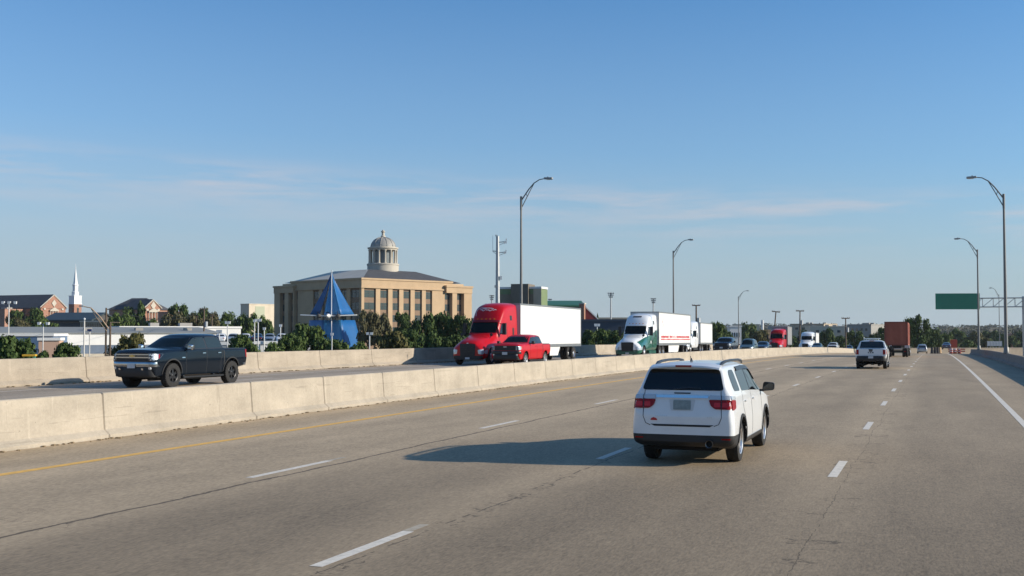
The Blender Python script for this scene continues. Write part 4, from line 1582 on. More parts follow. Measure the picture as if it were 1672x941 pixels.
def crown_mesh(seed, kind, nleaf):
    """unit crown: radius 1 across, 0..2 tall about; leaves in clumps on limbs"""
    rnd = random.Random(seed)
    mb = MB()
    nb = {'round': 26, 'tall': 24, 'bush': 30, 'cone': 24}[kind]
    blobs = []
    for i in range(nb):
        a = rnd.uniform(0, 2 * math.pi)
        if kind == 'bush':
            h = rnd.uniform(.05, .9)
            rr = math.sqrt(max(0, 1 - (h / 1.0) ** 2)) * rnd.uniform(.35, .92)
            br = rnd.uniform(.20, .36)
        elif kind == 'cone':
            h = rnd.uniform(.05, 1.0)
            rr = (1.05 - h) * rnd.uniform(.3, .85)
            br = (.18 + .22 * (1.0 - h)) * rnd.uniform(.8, 1.2)
        else:
            h = rnd.uniform(.12, .92)
            e = abs(h - .52) / .50
            rr = math.sqrt(max(.02, 1 - e * e)) * rnd.uniform(.30, .80)
            br = rnd.uniform(.22, .38)
        blobs.append((rr * math.cos(a), rr * math.sin(a), h, br))
    blobs.append((0, 0, .5, .5))
    per = nleaf // len(blobs)
    zs = 1.0
    for (bx, by, bh, br) in blobs:
        for k in range(per):
            d = Vector((rnd.gauss(0, 1), rnd.gauss(0, 1), rnd.gauss(0, 1)))
            if d.length < .01:
                continue
            d.normalize()
            q = br * (rnd.random() ** .45) * rnd.uniform(.75, 1.18)
            p = Vector((bx, by, bh)) + Vector((d.x * q, d.y * q, d.z * q * .62))
            if p.z < 0:
                continue
            nrm = (d + Vector((rnd.gauss(0, .55), rnd.gauss(0, .55), rnd.gauss(0, .55) + .25))).normalized()
            a = nrm.orthogonal().normalized()
            a = (Matrix.Rotation(rnd.uniform(0, 6.3), 3, nrm) @ a)
            b = nrm.cross(a)
            sz = rnd.uniform(.045, .12)
            l_ = sz * rnd.uniform(.9, 1.6)
            vs = [p - a * sz * .5, p + b * l_ * .5 - a * sz * .1, p + a * sz * .55 + b * l_ * .1, p - b * l_ * .5 + a * sz * .1]
            # squash z so that the unit crown is 1 tall
            mb.add([(v.x, v.y, v.z) for v in vs], [(0, 1, 2, 3)])
    def pct(vals, q):
        vals = sorted(vals)
        return vals[int(q * (len(vals) - 1))]
    zs = [v[2] for v in mb.v]
    rs = [math.hypot(v[0], v[1]) for v in mb.v]
    kz, kr = 1.0 / pct(zs, .996), 1.0 / pct(rs, .975)
    mb.v = [(v[0] * kr, v[1] * kr, v[2] * kz) for v in mb.v]
    return mb.mesh('crown', [L_MID], None, recalc=False)


def trunk_mesh(seed):
    rnd = random.Random(seed)
    mb = MB()
    mb.path([(0, 0, -.02), (.01, 0, .2), (-.02, .01, .45), (0, 0, .8)], [.05, .038, .028, .01], 8)
    for k in range(6):
        a = rnd.uniform(0, 6.28)
        h = rnd.uniform(.22, .55)
        mb.path([(0, 0, h), (.25 * math.cos(a), .25 * math.sin(a), h + .12), (.55 * math.cos(a), .55 * math.sin(a), h + .25)], [.02, .014, .005], 6)
    return mb.mesh('trunk', [M_BARK], 60)


CROWNS = {('round', i): crown_mesh(10 + i, 'round', 5200) for i in range(3)}
CROWNS.update({('bush', i): crown_mesh(30 + i, 'bush', 5600) for i in range(2)})
CROWNS.update({('cone', i): crown_mesh(50 + i, 'cone', 4500) for i in range(1)})
TRUNK = trunk_mesh(3)
_tn = [0]


def tree(px, ytop, D, wpx, kind, colour, label, group='trees and shrubs beyond the barriers', zb=None, name=None):
    top = W(px, ytop, D)
    z0 = zt(top.x, top.y) if zb is None else zb
    Hh = top.z - z0
    wid = wpx / FPX * D / 2
    i = _tn[0]
    _tn[0] += 1
    cat = 'shrub' if kind == 'bush' else 'tree'
    root = thing(name or {'bush': 'shrub', 'round': 'leafy_tree', 'cone': 'conifer_tree'}[kind], label, cat, (top.x, top.y, z0), (i * 2.399) % 6.28, group)
    n = {'round': 3, 'bush': 2, 'cone': 1}[kind]
    cr = link('crown', CROWNS[(kind, i % n)], root)
    cr.material_slots[0].link = 'OBJECT'
    cr.material_slots[0].material = LEAVES[colour]
    clear = {'round': .12, 'bush': 0.0, 'cone': .04}[kind]
    ch = Hh * (1 - clear)
    if kind != 'cone':      # the rest below is bare trunk
        ch = min(ch, (2.7 if kind == 'round' else 1.9) * wid)
    cr.location = (0, 0, Hh - ch)
    cr.scale = (wid * 1.0, wid * 1.0, ch)
    tr = link('trunk', TRUNK, root)
    tr.scale = (wid * 1.0, wid * 1.0, Hh * .95)
    return root

# ================================================================== BUILDINGS
GZ = -6.5


def brick_mat(name, col, mortar=(.42, .38, .33), scale=1.0):
    m = bpy.data.materials.new(name)
    m.use_nodes = True
    nt = m.node_tree
    b = nt.nodes['Principled BSDF']
    b.inputs['Roughness'].default_value = .85
    tc = nnode(nt, 'ShaderNodeTexCoord')
    sp = nnode(nt, 'ShaderNodeSeparateXYZ')
    nt.links.new(tc.outputs['Object'], sp.inputs[0])
    ad = nnode(nt, 'ShaderNodeMath', operation='ADD')
    nt.links.new(sp.outputs[0], ad.inputs[0])
    nt.links.new(sp.outputs[1], ad.inputs[1])
    cb = nnode(nt, 'ShaderNodeCombineXYZ')
    nt.links.new(ad.outputs[0], cb.inputs[0])
    nt.links.new(sp.outputs[2], cb.inputs[1])
    br = nnode(nt, 'ShaderNodeTexBrick')
    br.inputs['Scale'].default_value = 2.0 / scale
    br.inputs['Color1'].default_value = (*col, 1)
    br.inputs['Color2'].default_value = (col[0] * .72, col[1] * .7, col[2] * .7, 1)
    br.inputs['Mortar'].default_value = (*mortar, 1)
    br.inputs['Mortar Size'].default_value = .015
    nt.links.new(cb.outputs[0], br.inputs['Vector'])
    nt.links.new(br.outputs['Color'], b.inputs['Base Color'])
    return m


M_STONE = mat('buff_stone', (.46, .325, .195), .85, var=.09, vscale=.35)
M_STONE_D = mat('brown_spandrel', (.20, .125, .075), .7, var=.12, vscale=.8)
M_CORN = mat('pale_stone', (.47, .425, .35), .8, var=.08, vscale=.6)
M_LEAD = mat('dome_lead', (.30, .285, .255), .6, var=.16, vscale=.7)
M_WIN = mat('window_glass', (.03, .045, .05), .08, spec=.7)
M_ROOFD = mat('dark_shingle', (.065, .066, .072), .85, var=.2, vscale=.7)
M_ROOF_GLARE = mat('roof_glare_pale', (.55, .50, .41), .6, .0, var=.08, vscale=.4)  # sky glare on the left roof plane, put into its colour
M_BRICK = brick_mat('red_brick', (.36, .15, .085))
M_BRICK2 = brick_mat('light_red_brick', (.40, .19, .12))
M_WHITEW = mat('white_wall', (.72, .71, .68), .7, var=.06, vscale=.3)
M_CREAM = mat('cream_wall', (.58, .50, .38), .8, var=.08, vscale=.3)
M_TAN = mat('tan_wall', (.44, .36, .26), .8, var=.1, vscale=.3)
M_GREYW = mat('grey_wall', (.30, .285, .26), .8, var=.1, vscale=.3)
M_BLUEW = mat('dark_blue_wall', (.045, .06, .085), .6, var=.1, vscale=.3)
M_DARKW = mat('charcoal_wall', (.07, .068, .066), .8, var=.1, vscale=.3)
M_TEALR = mat('dark_teal_roof', (.03, .045, .05), .5, var=.1, vscale=.4)
M_GREENW = mat('green_wall', (.16, .215, .10), .75, var=.1, vscale=.3)
M_GREENR = mat('green_metal_roof', (.05, .17, .10), .5, .3, var=.1, vscale=.4)
M_BROWNW = mat('brown_wall', (.20, .165, .12), .8, var=.1, vscale=.3)
M_FLATR = mat('grey_flat_roof', (.24, .25, .24), .8, var=.12, vscale=.2)


def frame_at(px, py_any, D, ang, z=GZ, name='building', label='', cat='building', group=None):
    p = W(px, 542, D)
    return thing(name, label, cat, (p.x, p.y, z), ang, group)


def z_of(py, D):
    return W(836, py, D).z - GZ


# ---------------------------------------------------------------- domed hall
def domed_hall():
    root = frame_at(590, 0, 300, math.atan2(.72, .69), name='domed_building', label='tan stone civic hall with a columned dome on its hipped roof', cat='civic building')
    A, B = 39.5, 38.5             # along the sunlit face, along the shaded face
    H = 23.2                      # attic top
    Hc = 20.5                     # cornice underside
    Hp = 22.0                     # corner pavilion top
    mb = MB()
    mb.box(.9, A - 1.2, .9, B - 1.2, 0, H - .6)        # core
    mb.build('wall', M_STONE, root)
    wl = mat('wall_recess', (.17, .13, .095), .8, var=.1, vscale=.5)

    def face(u0, u1, z0, z1, d0, d1, right):
        """box on a facade: u along it, d outwards"""
        return (u0, u1, -d1, -d0, z0, z1) if right else (-d1, -d0, u0, u1, z0, z1)
    mb = MB()
    # attic bands
    mb.box(0, A - 6.5, 0, .9, Hc + .35, H)
    mb.box(0, .9, .9, B - 6.5, Hc + .35, H)
    mb.box(-.22, A - 6.4, -.22, .0, H - .45, H + .02)
    mb.box(-.22, .0, .0, B - 6.4, H - .45, H + .02)
    mb.box(-.3, A - 6.4, -.3, 0, Hc + .0, Hc + .4)
    mb.box(-.3, 0, 0, B - 6.4, Hc + .0, Hc + .4)
    mb.build('cornice', M_STONE, root)
    # corner pavilions, pushed forward a little
    mb = MB()
    mb.box(A - 9.6, A + .6, -.9, 8.0, Hc - .6, Hp)
    mb.box(A - 9.8, A + .8, -1.1, 8.2, Hp - .5, Hp + .03)
    mb.build('parapet', M_STONE, root)
    mb = MB()
    mb.box(-.9, 8, B - 9.0, B + .6, Hc - .6, Hp - .02)
    mb.box(-1.1, 8.2, B - 9.2, B + .8, Hp - .5, Hp + .01)
    mb.build('parapet', M_STONE, root)
    rows = [(8.3, 10.1), (11.55, 13.4), (14.8, 16.65), (18.05, 19.95)]
    # facade layout: list of (u0, u1, kind)
    lay_r = [(0, .9, 'p'), (.9, 4.9, 'w'), (4.9, 6.4, 'p'), (6.4, 9.2, 'w'), (9.2, 10.7, 'p'), (10.7, 13.1, 'w'), (13.1, 14.6, 'p'), (14.6, 17.2, 'w'), (17.2, 18.7, 'p'), (18.7, 21.4, 'w'), (21.4, 22.8, 'p'), (22.8, 25.2, 'w'), (25.2, 30.0, 'p')]
    lay_p = [(A - 9.5, A - 7.2, 'w'), (A - 7.2, A - 5.4, 'q'), (A - 5.4, A - 2.6, 'w'), (A - 2.6, A + .5, 'q')]
    lay_l = [(0.9, 4.9, 'w'), (4.9, 6.4, 'p'), (6.4, 9.2, 'w'), (9.2, 10.7, 'p'), (10.7, 13.1, 'w'), (13.1, 14.6, 'p'), (14.6, 17.2, 'w'), (17.2, 18.7, 'p'), (18.7, 21.4, 'w'), (21.4, 28.6, 'p'), (28.6, 29.5, 'w')]
    lay_lp = [(B - 9.0, B - 8.6, 'q'), (B - 8.6, B - 6.4, 'w'), (B - 6.4, B - 4.6, 'q'), (B - 4.6, B - 2.2, 'w'), (B - 2.2, B + .5, 'q')]
    pil = MB()
    spd = MB()
    for right, lay in ((True, lay_r + lay_p), (False, lay_l + lay_lp)):
        for (u0, u1, k) in lay:
            if k == 'p':
                pil.box(*face(u0, u1, 0, Hc + .3, -.9, .0, right))
            elif k == 'q':
                pil.box(*face(u0, u1, 0, Hc - .55, -.9, .75, right))
            else:
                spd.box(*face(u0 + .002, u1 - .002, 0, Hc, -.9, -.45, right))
                for (z0, z1) in rows:
                    mb = MB()
                    mb.box(*face(u0 + .12, u1 - .12, z0, z1, -.45, -.40, right))
                    wn = mb.build('window', M_WIN, root)
                    mb = MB()
                    um = (u0 + u1) / 2
                    mb.box(*face(um - .06, um + .06, z0, z1, -.40, -.35, right))
                    mb.box(*face(u0 + .12, u1 - .12, (z0 * .35 + z1 * .65) - .04, (z0 * .35 + z1 * .65) + .04, -.40, -.36, right))
                    mb.build('frame', M_DARKW, wn)
    # rear return walls of the blank panels
    pil.build('pilaster', M_STONE, root)
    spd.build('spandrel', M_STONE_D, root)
    # roof planes
    zt_ = z_of(441, 318) + .1
    e0 = 1.0
    pn, pr, pl, pf = (12.0, 12.0), (A - 10, 12.0), (12.0, B - 11), (A - 10, B - 11)
    cn, cr, cl, cf = (e0, e0), (A - 2, e0), (e0, B - 2), (A - 2, B - 2)
    zb = H - .35
    mb = MB()
    v = lambda p, z: (p[0], p[1], z)
    mb.add([v(cn, zb), v(cr, zb), v(pr, zt_), v(pn, zt_)], [(0, 1, 2, 3)], 0)
    mb.add([v(cr, zb), v(cf, zb), v(pf, zt_), v(pr, zt_)], [(0, 1, 2, 3)], 0)
    mb.add([v(cf, zb), v(cl, zb), v(pl, zt_), v(pf, zt_)], [(0, 1, 2, 3)], 0)
    mb.add([v(pn, zt_), v(pr, zt_), v(pf, zt_), v(pl, zt_)], [(0, 1, 2, 3)], 0)
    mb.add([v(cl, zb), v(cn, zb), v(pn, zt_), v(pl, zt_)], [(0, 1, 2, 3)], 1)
    rf = mb.build('roof', [M_ROOFD, M_ROOF_GLARE], root)
    # dome
    cx, cy = 20.0, 15.3
    zf = lambda py: z_of(py, 325)
    cup = MB()
    r_ = 4.35
    cup.lathe([(r_ + .15, zf(441) - 1.5), (r_ + .15, zf(434)), (r_ + .3, zf(433.6)), (r_ + .3, zf(431.6)), (r_, zf(431)), (0, zf(431))], 40, 'z', (cx, cy, 0))
    drum = cup.build('drum', M_CORN, root, 40)
    mb = MB()
    mb.lathe([(2.5, zf(431)), (2.5, zf(409))], 24, 'z', (cx, cy, 0))
    mb.build('inner_drum', mat('drum_glass', (.16, .18, .19), .25), drum, 40)
    for k in range(14):
        a = 2 * math.pi * (k + .3) / 14
        mb = MB()
        mb.lathe([(.42, zf(431)), (.42, zf(430)), (.33, zf(429.6)), (.29, zf(411)), (.42, zf(410)), (.42, zf(409))], 12, 'z', (cx + 3.85 * math.cos(a), cy + 3.85 * math.sin(a), 0))
        mb.build('column', M_CORN, drum, 40)
    mb = MB()
    mb.lathe([(0, zf(409.2)), (r_ - .2, zf(409)), (r_ - .2, zf(407.5)), (r_ + .1, zf(406.8)), (r_ + .1, zf(404.8)), (3.7, zf(404.4)), (3.7, zf(403.6))], 40, 'z', (cx, cy, 0))
    mb.build('entablature', M_CORN, drum, 40)
    mb = MB()
    R0 = 3.62
    hh = zf(387.5) - zf(404)
    prof = [(R0 * math.cos(math.pi / 2 * k / 12), zf(404) + hh * math.sin(math.pi / 2 * k / 12)) for k in range(13)]
    mb.lathe(prof, 48, 'z', (cx, cy, 0))
    for k in range(12):
        a = 2 * math.pi * (k + .3) / 12
        pts = [(cx + (R0 * math.cos(t) + .02) * math.cos(a), cy + (R0 * math.cos(t) + .02) * math.sin(a), zf(404) + (hh + .02) * math.sin(t)) for t in [math.pi / 2 * j / 12 for j in range(12)]]
        mb.path(pts, .09, 6)
    dm = mb.build('dome', M_LEAD, root, 50)
    mb = MB()
    zz = zf(388.5)
    mb.lathe([(.75, zz), (.70, zz + .5), (.42, zz + .7), (.40, zz + 1.5), (.62, zz + 1.65), (.62, zz + 1.85), (.38, zz + 1.95), (.30, zz + 2.2), (0, zz + 2.35)], 16, 'z', (cx, cy, 0))
    mb.build('finial', M_CORN, dm, 40)
    return root


domed_hall()


# ---------------------------------------------------------------- blue tent-like spire with a small aircraft on show
def blue_spire():
    D = 230
    p = W(541, 542, D)
    m_b = mat('blue_fabric', (.005, .105, .31), .5, alpha=.86, var=.12, vscale=.5)
    m_b2 = mat('pale_blue_fabric', (.05, .26, .50), .45, alpha=.82, var=.1, vscale=.5)
    root = thing('blue_pyramid', 'tall blue pyramid spire of flared panels standing before the domed hall', 'monument', (p.x, p.y, GZ), .12)
    k = D / FPX
    zz = lambda py: W(541, py, D).z - GZ
    ap = zz(446)

    # sloping edges: x in photo pixels at the ring, depth in metres, x at the foot
    edges = [(-37, 4.0, -48), (-20, 2.2, -16), (-11, -3.2, -12), (16, -4.4, 24), (37, 1.0, 62), (12, 8.0, 14)]

    def edge(e, py):
        xu, dp, xl = edges[e]
        if py <= 516:
            h = (py - 446) / 68.0
            f = h ** 1.12
            return Vector((xu * k * f, dp * f, zz(py)))
        h = (py - 516) / 76.0
        return Vector(((xu + (xl - xu) * h ** 1.3) * k, dp * (1 + .55 * h), zz(py)))

    def panel(a, b, rows_, m, name):
        mb = MB()
        n = 6
        vs, fs = [], []
        for py in rows_:
            pa, pb = edge(a, py), edge(b, py)
            for i in range(n + 1):
                q = pa.lerp(pb, i / n)
                sag = 1 - .10 * math.sin(math.pi * i / n)
                vs.append((q.x, q.y * sag + .25 * math.sin(math.pi * i / n), q.z))
        for j in range(len(rows_) - 1):
            for i in range(n):
                fs.append((j * (n + 1) + i, j * (n + 1) + i + 1, (j + 1) * (n + 1) + i + 1, (j + 1) * (n + 1) + i))
        mb.add(vs, fs)
        o = mb.build(name, m, root, 50)
        md = o.modifiers.new('t', 'SOLIDIFY')
        md.thickness = .08
    up = [447, 455, 465, 478, 492, 504, 514]
    low = [523, 536, 550, 565, 580, 596]
    panel(0, 1, up, m_b, 'panel')
    panel(2, 3, up, m_b2, 'panel')
    panel(3, 4, up, m_b, 'panel')
    panel(4, 5, up, m_b, 'panel')
    panel(0, 2, low, m_b, 'panel')
    panel(2, 3, low, m_b2, 'panel')
    panel(3, 4, low, m_b, 'panel')
    panel(4, 5, low, m_b, 'panel')
    mb = MB()
    mb.path([(0, 0, 0), (0, 0, ap + .6)], [.22, .10], 10)
    pts = [edge(2, py).lerp(edge(3, py), .45) + Vector((0, -.05, 0)) for py in (448, 475, 500, 514, 522, 550, 575)]
    mb.path(pts, .09, 6)
    mb.build('mast', mat('pale_mast', (.6, .62, .63), .4), root)
    # aircraft mounted through the gap between upper and lower panels
    az = zz(517.5)
    pl = thing('display_aircraft', 'small white twin-engined aeroplane mounted high on the blue pyramid', 'aeroplane', (p.x, p.y - 3.0, GZ + az), R(4))
    wm = mat('aircraft_white', (.74, .74, .72), .35)
    mb = MB()
    mb.lathe([(0, -4.4), (.18, -4.2), (.36, -3.4), (.46, -2.0), (.44, 0.5), (.3, 3.4), (.12, 5.4), (0, 5.5)], 16, 'y', (0, 0, .1))
    mb.build('fuselage', wm, pl, 50)
    mb = MB()
    hw = 45 * k
    for sg in (1, -1):
        mb.prism([(sg * .3, -1.6, .0), (sg * .3, .5, .0), (sg * hw, -.2, .22), (sg * hw, -1.0, .22)], (0, 0, .22))
    mb.build('wing', wm, pl)
    mb = MB()
    mb.prism([(-.06, 3.9, .3), (-.06, 5.3, .3), (-.06, 5.5, 1.9), (-.06, 4.8, 1.9)], (.12, 0, 0))
    mb.box(-2.0, 2.0, 4.5, 5.3, .25, .35)
    mb.build('tail', wm, pl)
    for sg in (1, -1):
        mb = MB()
        mb.lathe([(0, -2.4), (.3, -2.3), (.46, -1.8), (.40, .2), (0, .9)], 14, 'y', (sg * 1.9, 0, .08))
        en = mb.build('engine', M_DARKW, pl, 50)
        mb = MB()
        mb.prism([(sg * 1.9 - .05, -3.02, .08 - .95), (sg * 1.9 + .05, -3.02, .08 - .95), (sg * 1.9 + .09, -3.02, .08), (sg * 1.9 + .05, -3.02, .08 + .95), (sg * 1.9 - .05, -3.02, .08 + .95), (sg * 1.9 - .09, -3.02, .08)], (0, .05, 0))
        mb.build('propeller', M_TRIM, en)
    mb = MB()
    mb.prism([(-.45, -4.6, .62), (.45, -4.6, .62), (.5, -3.6, .80), (-.5, -3.6, .80)], (0, .4, .12))
    mb.build('cockpit', M_GLASS, pl)


blue_spire()


# ---------------------------------------------------------------- simple houses and sheds, each a thing
def window_row(root, face, n, u0, u1, z0, z1, w, m=M_WIN, dpt=.06, fr=M_CORN):
    """face: fn(u, z, d) -> local point"""
    for i in range(n):
        uc = u0 + (u1 - u0) * (i + .5) / n
        mb = MB()
        a = [face(uc - w / 2, z0, 0), face(uc + w / 2, z0, 0), face(uc + w / 2, z1, 0), face(uc - w / 2, z1, 0)]
        nrm = Vector(face(uc, z0, 1)) - Vector(face(uc, z0, 0))
        mb.prism(a, nrm * dpt)
        wn = mb.build('window', m, root)
        mb = MB()
        a = [face(uc - w / 2 - .1, z0 - .15, 0), face(uc + w / 2 + .1, z0 - .15, 0), face(uc + w / 2 + .1, z0, 0), face(uc - w / 2 - .1, z0, 0)]
        mb.prism(a, nrm * .14)
        mb.build('sill', fr, wn)


def block(px, D, pyt, wid, dep, ang, m, label, name='building', cat='building', rm=None, wins=None, cap=True, roof_kind='flat', pitch=2.5, wmat=M_WIN, group=None, left_m=None, base=GZ):
    """box building; px is its front corner nearest the sunlit side; local x runs left-right along the front, y back"""
    p = W(px, pyt, D)
    root = thing(name, label, cat, (p.x, p.y, base), R(ang), group)
    h = p.z - base
    mb = MB()
    mb.box(0, wid, 0, dep, 0, h)
    mb.build('wall', m, root)
    if roof_kind == 'flat':
        mb = MB()
        mb.box(-.15, wid + .15, -.15, dep + .15, h - .02, h + .35)
        mb.build('roof', rm or m, root)
        if cap:
            rnd = random.Random(int(px))
            for k in range(3):
                x, y = rnd.uniform(.2, .8) * wid, rnd.uniform(.3, .8) * dep
                mb = MB()
                mb.box(x - .8, x + .8, y - .6, y + .6, h + .35, h + 1.0)
                mb.build('roof_unit', M_GREYW, root)
    elif roof_kind == 'gable_x':          # ridge along x
        mb = MB()
        o_ = .5
        prof = [(-o_, -o_ * .2), (dep / 2, pitch), (dep + o_, -o_ * .2), (dep + o_, -o_ * .2 + .35), (dep / 2, pitch + .4), (-o_, -o_ * .2 + .35)]
        mb.prism([(-o_, y, h + z) for (y, z) in prof], (wid + 2 * o_, 0, 0))
        mb.build('roof', rm, root)
        for x in (0.0, wid - .3):
            mb = MB()
            mb.prism([(x, 0, h - .1), (x, dep, h - .1), (x, dep / 2, h + pitch)], (.3, 0, 0))
            mb.build('gable', m, root)
    elif roof_kind == 'hip':
        mb = MB()
        o_ = .6
        r0, r1 = dep * .5, wid - dep * .5
        mb.add([(-o_, -o_, h), (wid + o_, -o_, h), (wid + o_, dep + o_, h), (-o_, dep + o_, h), (r0, dep / 2, h + pitch), (r1, dep / 2, h + pitch)],
               [(0, 1, 5, 4), (1, 2, 5), (2, 3, 4, 5), (3, 0, 4), (3, 2, 1, 0)])
        mb.build('roof', rm, root)
    if wins:
        for (n, u0, u1, z0, z1, w) in wins:
            window_row(root, lambda u, z, d: (u, -d * 1.0, z), n, u0, u1, z0, z1, w, wmat)
    return root, h


# church: long dark roof, brick gable end facing the sun
def church(px_apex, D, wpx_len, ang, wid, eave_py, ridge_py, label, name='brick_church', oculus=True, length=26):
    p = W(px_apex, eave_py, D)
    root = thing(name, label, 'church', (p.x, p.y, GZ), R(ang))
    he = p.z - GZ
    hr = W(px_apex, ridge_py, D).z - GZ
    mb = MB()
    mb.box(-length, 0, -wid / 2, wid / 2, 0, he)
    mb.build('wall', M_BRICK, root)
    mb = MB()
    mb.prism([(-.1, -wid / 2, he - .2), (-.1, wid / 2, he - .2), (-.1, 0, hr)], (.35, 0, 0))
    g = mb.build('gable', M_BRICK, root)
    mb = MB()
    o_ = .6
    sl = (hr - he) / (wid / 2)
    prof = [(-wid / 2 - o_, he - o_ * sl), (0, hr), (wid / 2 + o_, he - o_ * sl), (wid / 2 + o_, he - o_ * sl + .45), (0, hr + .5), (-wid / 2 - o_, he - o_ * sl + .45)]
    mb.prism([(-length - .4, y, z) for (y, z) in prof], (length + .25, 0, 0))
    mb.build('roof', M_ROOFD, root)
    mb = MB()
    # raking cornice on the gable and small pediment below
    for sg in (1, -1):
        mb.path([(.3, 0, hr + .25), (.3, sg * (wid / 2 + .5), he + .1)], .22, 6)
    mb.build('cornice', M_CORN, root)
    if oculus:
        zc = he + (hr - he) * .38
        mb = MB()
        mb.lathe([(0, .28), (.75, .28), (.75, .20)], 20, 'x', (0, 0, zc))
        wn = mb.build('window', M_WIN, root)
        mb = MB()
        q = 1.5
        mb.prism([(.26, 0, zc + q), (.26, q * .8, zc), (.26, 0, zc - q), (.26, -q * .8, zc)], (.08, 0, 0))
        fr = mb.build('frame', M_CORN, wn)
        wn.location = (.16, 0, 0)
        mb = MB()
        z2 = he - .4
        mb.prism([(.3, -2.2, z2 - .9), (.3, 2.2, z2 - .9), (.3, 2.2, z2 - .5), (.3, 0, z2 + .6), (.3, -2.2, z2 - .5)], (.5, 0, 0))
        for y in (-1.9, -.7, .7, 1.9):
            mb.lathe([(.18, z2 - 5), (.16, z2 - .9)], 8, 'z', (.6, y, 0))
        mb.build('portico', M_CORN, root)
        mb = MB()
        for y in (-wid * .36, wid * .36):
            mb.box(.25, .35, y - .5, y + .5, he - .8, he - .1)
        mb.build('panel', M_CORN, root)
    # side wall windows
    window_row(root, lambda u, z, d: (u, -wid / 2 - d, z), 6, -length + 2, -2, he - 6, he - 2, 1.2)
    return root


church(87, 450, 0, -25, 12.5, 503, 483, 'red brick church with a long dark roof and a round window in its gable', length=34)
# wing roof, left of the church
block(-12, 440, 506, 6, 9, -20, M_BRICK2, 'narrow pale red brick block at the left edge of view', name='brick_building')

# steeple
def steeple():
    D = 480
    p = W(122, 542, D)
    k = D / FPX
    root = thing('church_steeple', 'white church spire on a square brick tower', 'steeple', (p.x, p.y, GZ), R(-32))
    zz = lambda py: W(122, py, D).z - GZ
    w = 9.5 * k * .74
    mb = MB()
    mb.box(-w, w, -w, w, 0, zz(497))
    mb.build('tower', M_BRICK, root)
    for (face) in (lambda u, z, d: (u, -w - d, z), lambda u, z, d: (w + d, u, z)):
        window_row(root, face, 1, -1.0, 1.0, zz(513), zz(503), .9, M_WIN)
    mb = MB()
    wp = mat('steeple_white', (.78, .78, .76), .6)
    mb.box(-w - .15, w + .15, -w - .15, w + .15, zz(497), zz(496))
    mb.box(-w * .98, w * .98, -w * .98, w * .98, zz(496), zz(484))
    mb.box(-w - .1, w + .1, -w - .1, w + .1, zz(484), zz(483))
    mb.build('parapet', wp, root)
    mb = MB()
    mb.lathe([(w * .78, zz(483)), (w * .78, zz(477)), (w * .60, zz(476)), (w * .60, zz(467)), (w * .68, zz(466.5)), (w * .68, zz(465)), (w * .5, zz(464))], 8, 'z')
    mb.build('lantern', wp, root)
    mb = MB()
    mb.lathe([(w * .5, zz(464)), (w * .10, zz(440)), (.1, zz(438.5)), (.28, zz(438)), (.1, zz(437)), (.05, zz(431)), (0, zz(431))], 8, 'z')
    mb.build('spire', wp, root)


steeple()

# second brick building with dark hip roof
rt, h = block(178, 400, 506, 17, 11, -14, M_BRICK2, 'brick chapel with a dark hipped roof behind dark trees', name='brick_chapel', cat='church', rm=M_ROOFD, roof_kind='hip', pitch=4.2, wins=[(5, 1, 16, h_ := 6, 9.5, 1.2)] if False else [(5, 1, 16, 6, 9.5, 1.2)])
church(249, 395, 0, -30, 7.0, 504, 491, 'small brick gable front with white trim beside the tall dark conifer', name='brick_gable_house', oculus=True, length=10)
block(258, 385, 511, 5, 8, -30, M_BRICK2, 'low pink brick annex to the right of the small gable front', name='brick_annex', cap=False, wins=[(2, .5, 4.5, 8, 10, .9)])
# dark building
block(70, 300, 524, 13.5, 14, -8, M_DARKW, 'dark low building with a teal metal roof below the church', name='dark_office', rm=M_TEALR, roof_kind='gable_x', pitch=1.9, wins=[(5, .6, 12.8, 4.9, 7.2, 1.5)])
rt, h = block(131, 290, 526, 7.0, 8, -6, M_TAN, 'tan pavilion with close-set vertical bars beside the dark low building', name='tan_pavilion', cap=False, rm=M_CORN)
mb = MB()
for k in range(14):
    mb.box(.3 + .48 * k, .45 + .48 * k, -.12, -.01, h - 2.4, h - .3)
mb.build('bar', M_STONE_D, rt)
block(222, 330, 526, 4.0, 5, -10, M_CREAM, 'tiny cream hut with two dark openings behind the white warehouse', name='hut', cap=False, wins=[(2, .4, 3.6, 5.4, 7.4, .9)])

# white warehouse: shaded end, long white side, blue grey lower wall
def warehouse():
    D = 175
    p = W(80, 542, D)
    root = thing('white_warehouse', 'long low white warehouse with a grey roof and blue-grey base wall', 'warehouse', (p.x, p.y, GZ), R(30))
    z1 = W(80, 545, D).z - GZ
    z0 = W(80, 564, D).z - GZ
    zr_ = W(110, 535, D + 14).z - GZ
    Ln = 26.5
    mb = MB()
    mb.box(0, Ln, 0, 14, z0, z1)
    mb.build('wall', M_WHITEW, root)
    mb = MB()
    mb.box(.06, Ln - .06, .06, 13.9, 0, z0)
    mb.build('base_wall', mat('blue_grey_wall', (.13, .17, .23), .7, var=.1, vscale=.5), root)
    mb = MB()
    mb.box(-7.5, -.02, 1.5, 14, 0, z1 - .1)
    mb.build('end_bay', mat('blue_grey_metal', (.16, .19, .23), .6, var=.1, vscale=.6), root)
    mb = MB()
    mb.prism([(-7.6, -.25, z1), (-7.6, 14.3, z1 + .9), (-7.6, 14.3, z1 + 1.1), (-7.6, -.25, z1 + .14)], (Ln + 7.9, 0, 0))
    mb.build('roof', M_FLATR, root)
    mb = MB()
    mb.box(-.1, Ln + .1, -3.4, -.02, 0, z0 - 1.35)
    mb.build('loading_dock', M_CREAM, root)
    for x in (6, 14, 22):
        mb = MB()
        mb.box(x, x + 1.2, 5, 6.2, z1 + .4, z1 + .95)
        mb.build('roof_unit', M_GREYW, root)


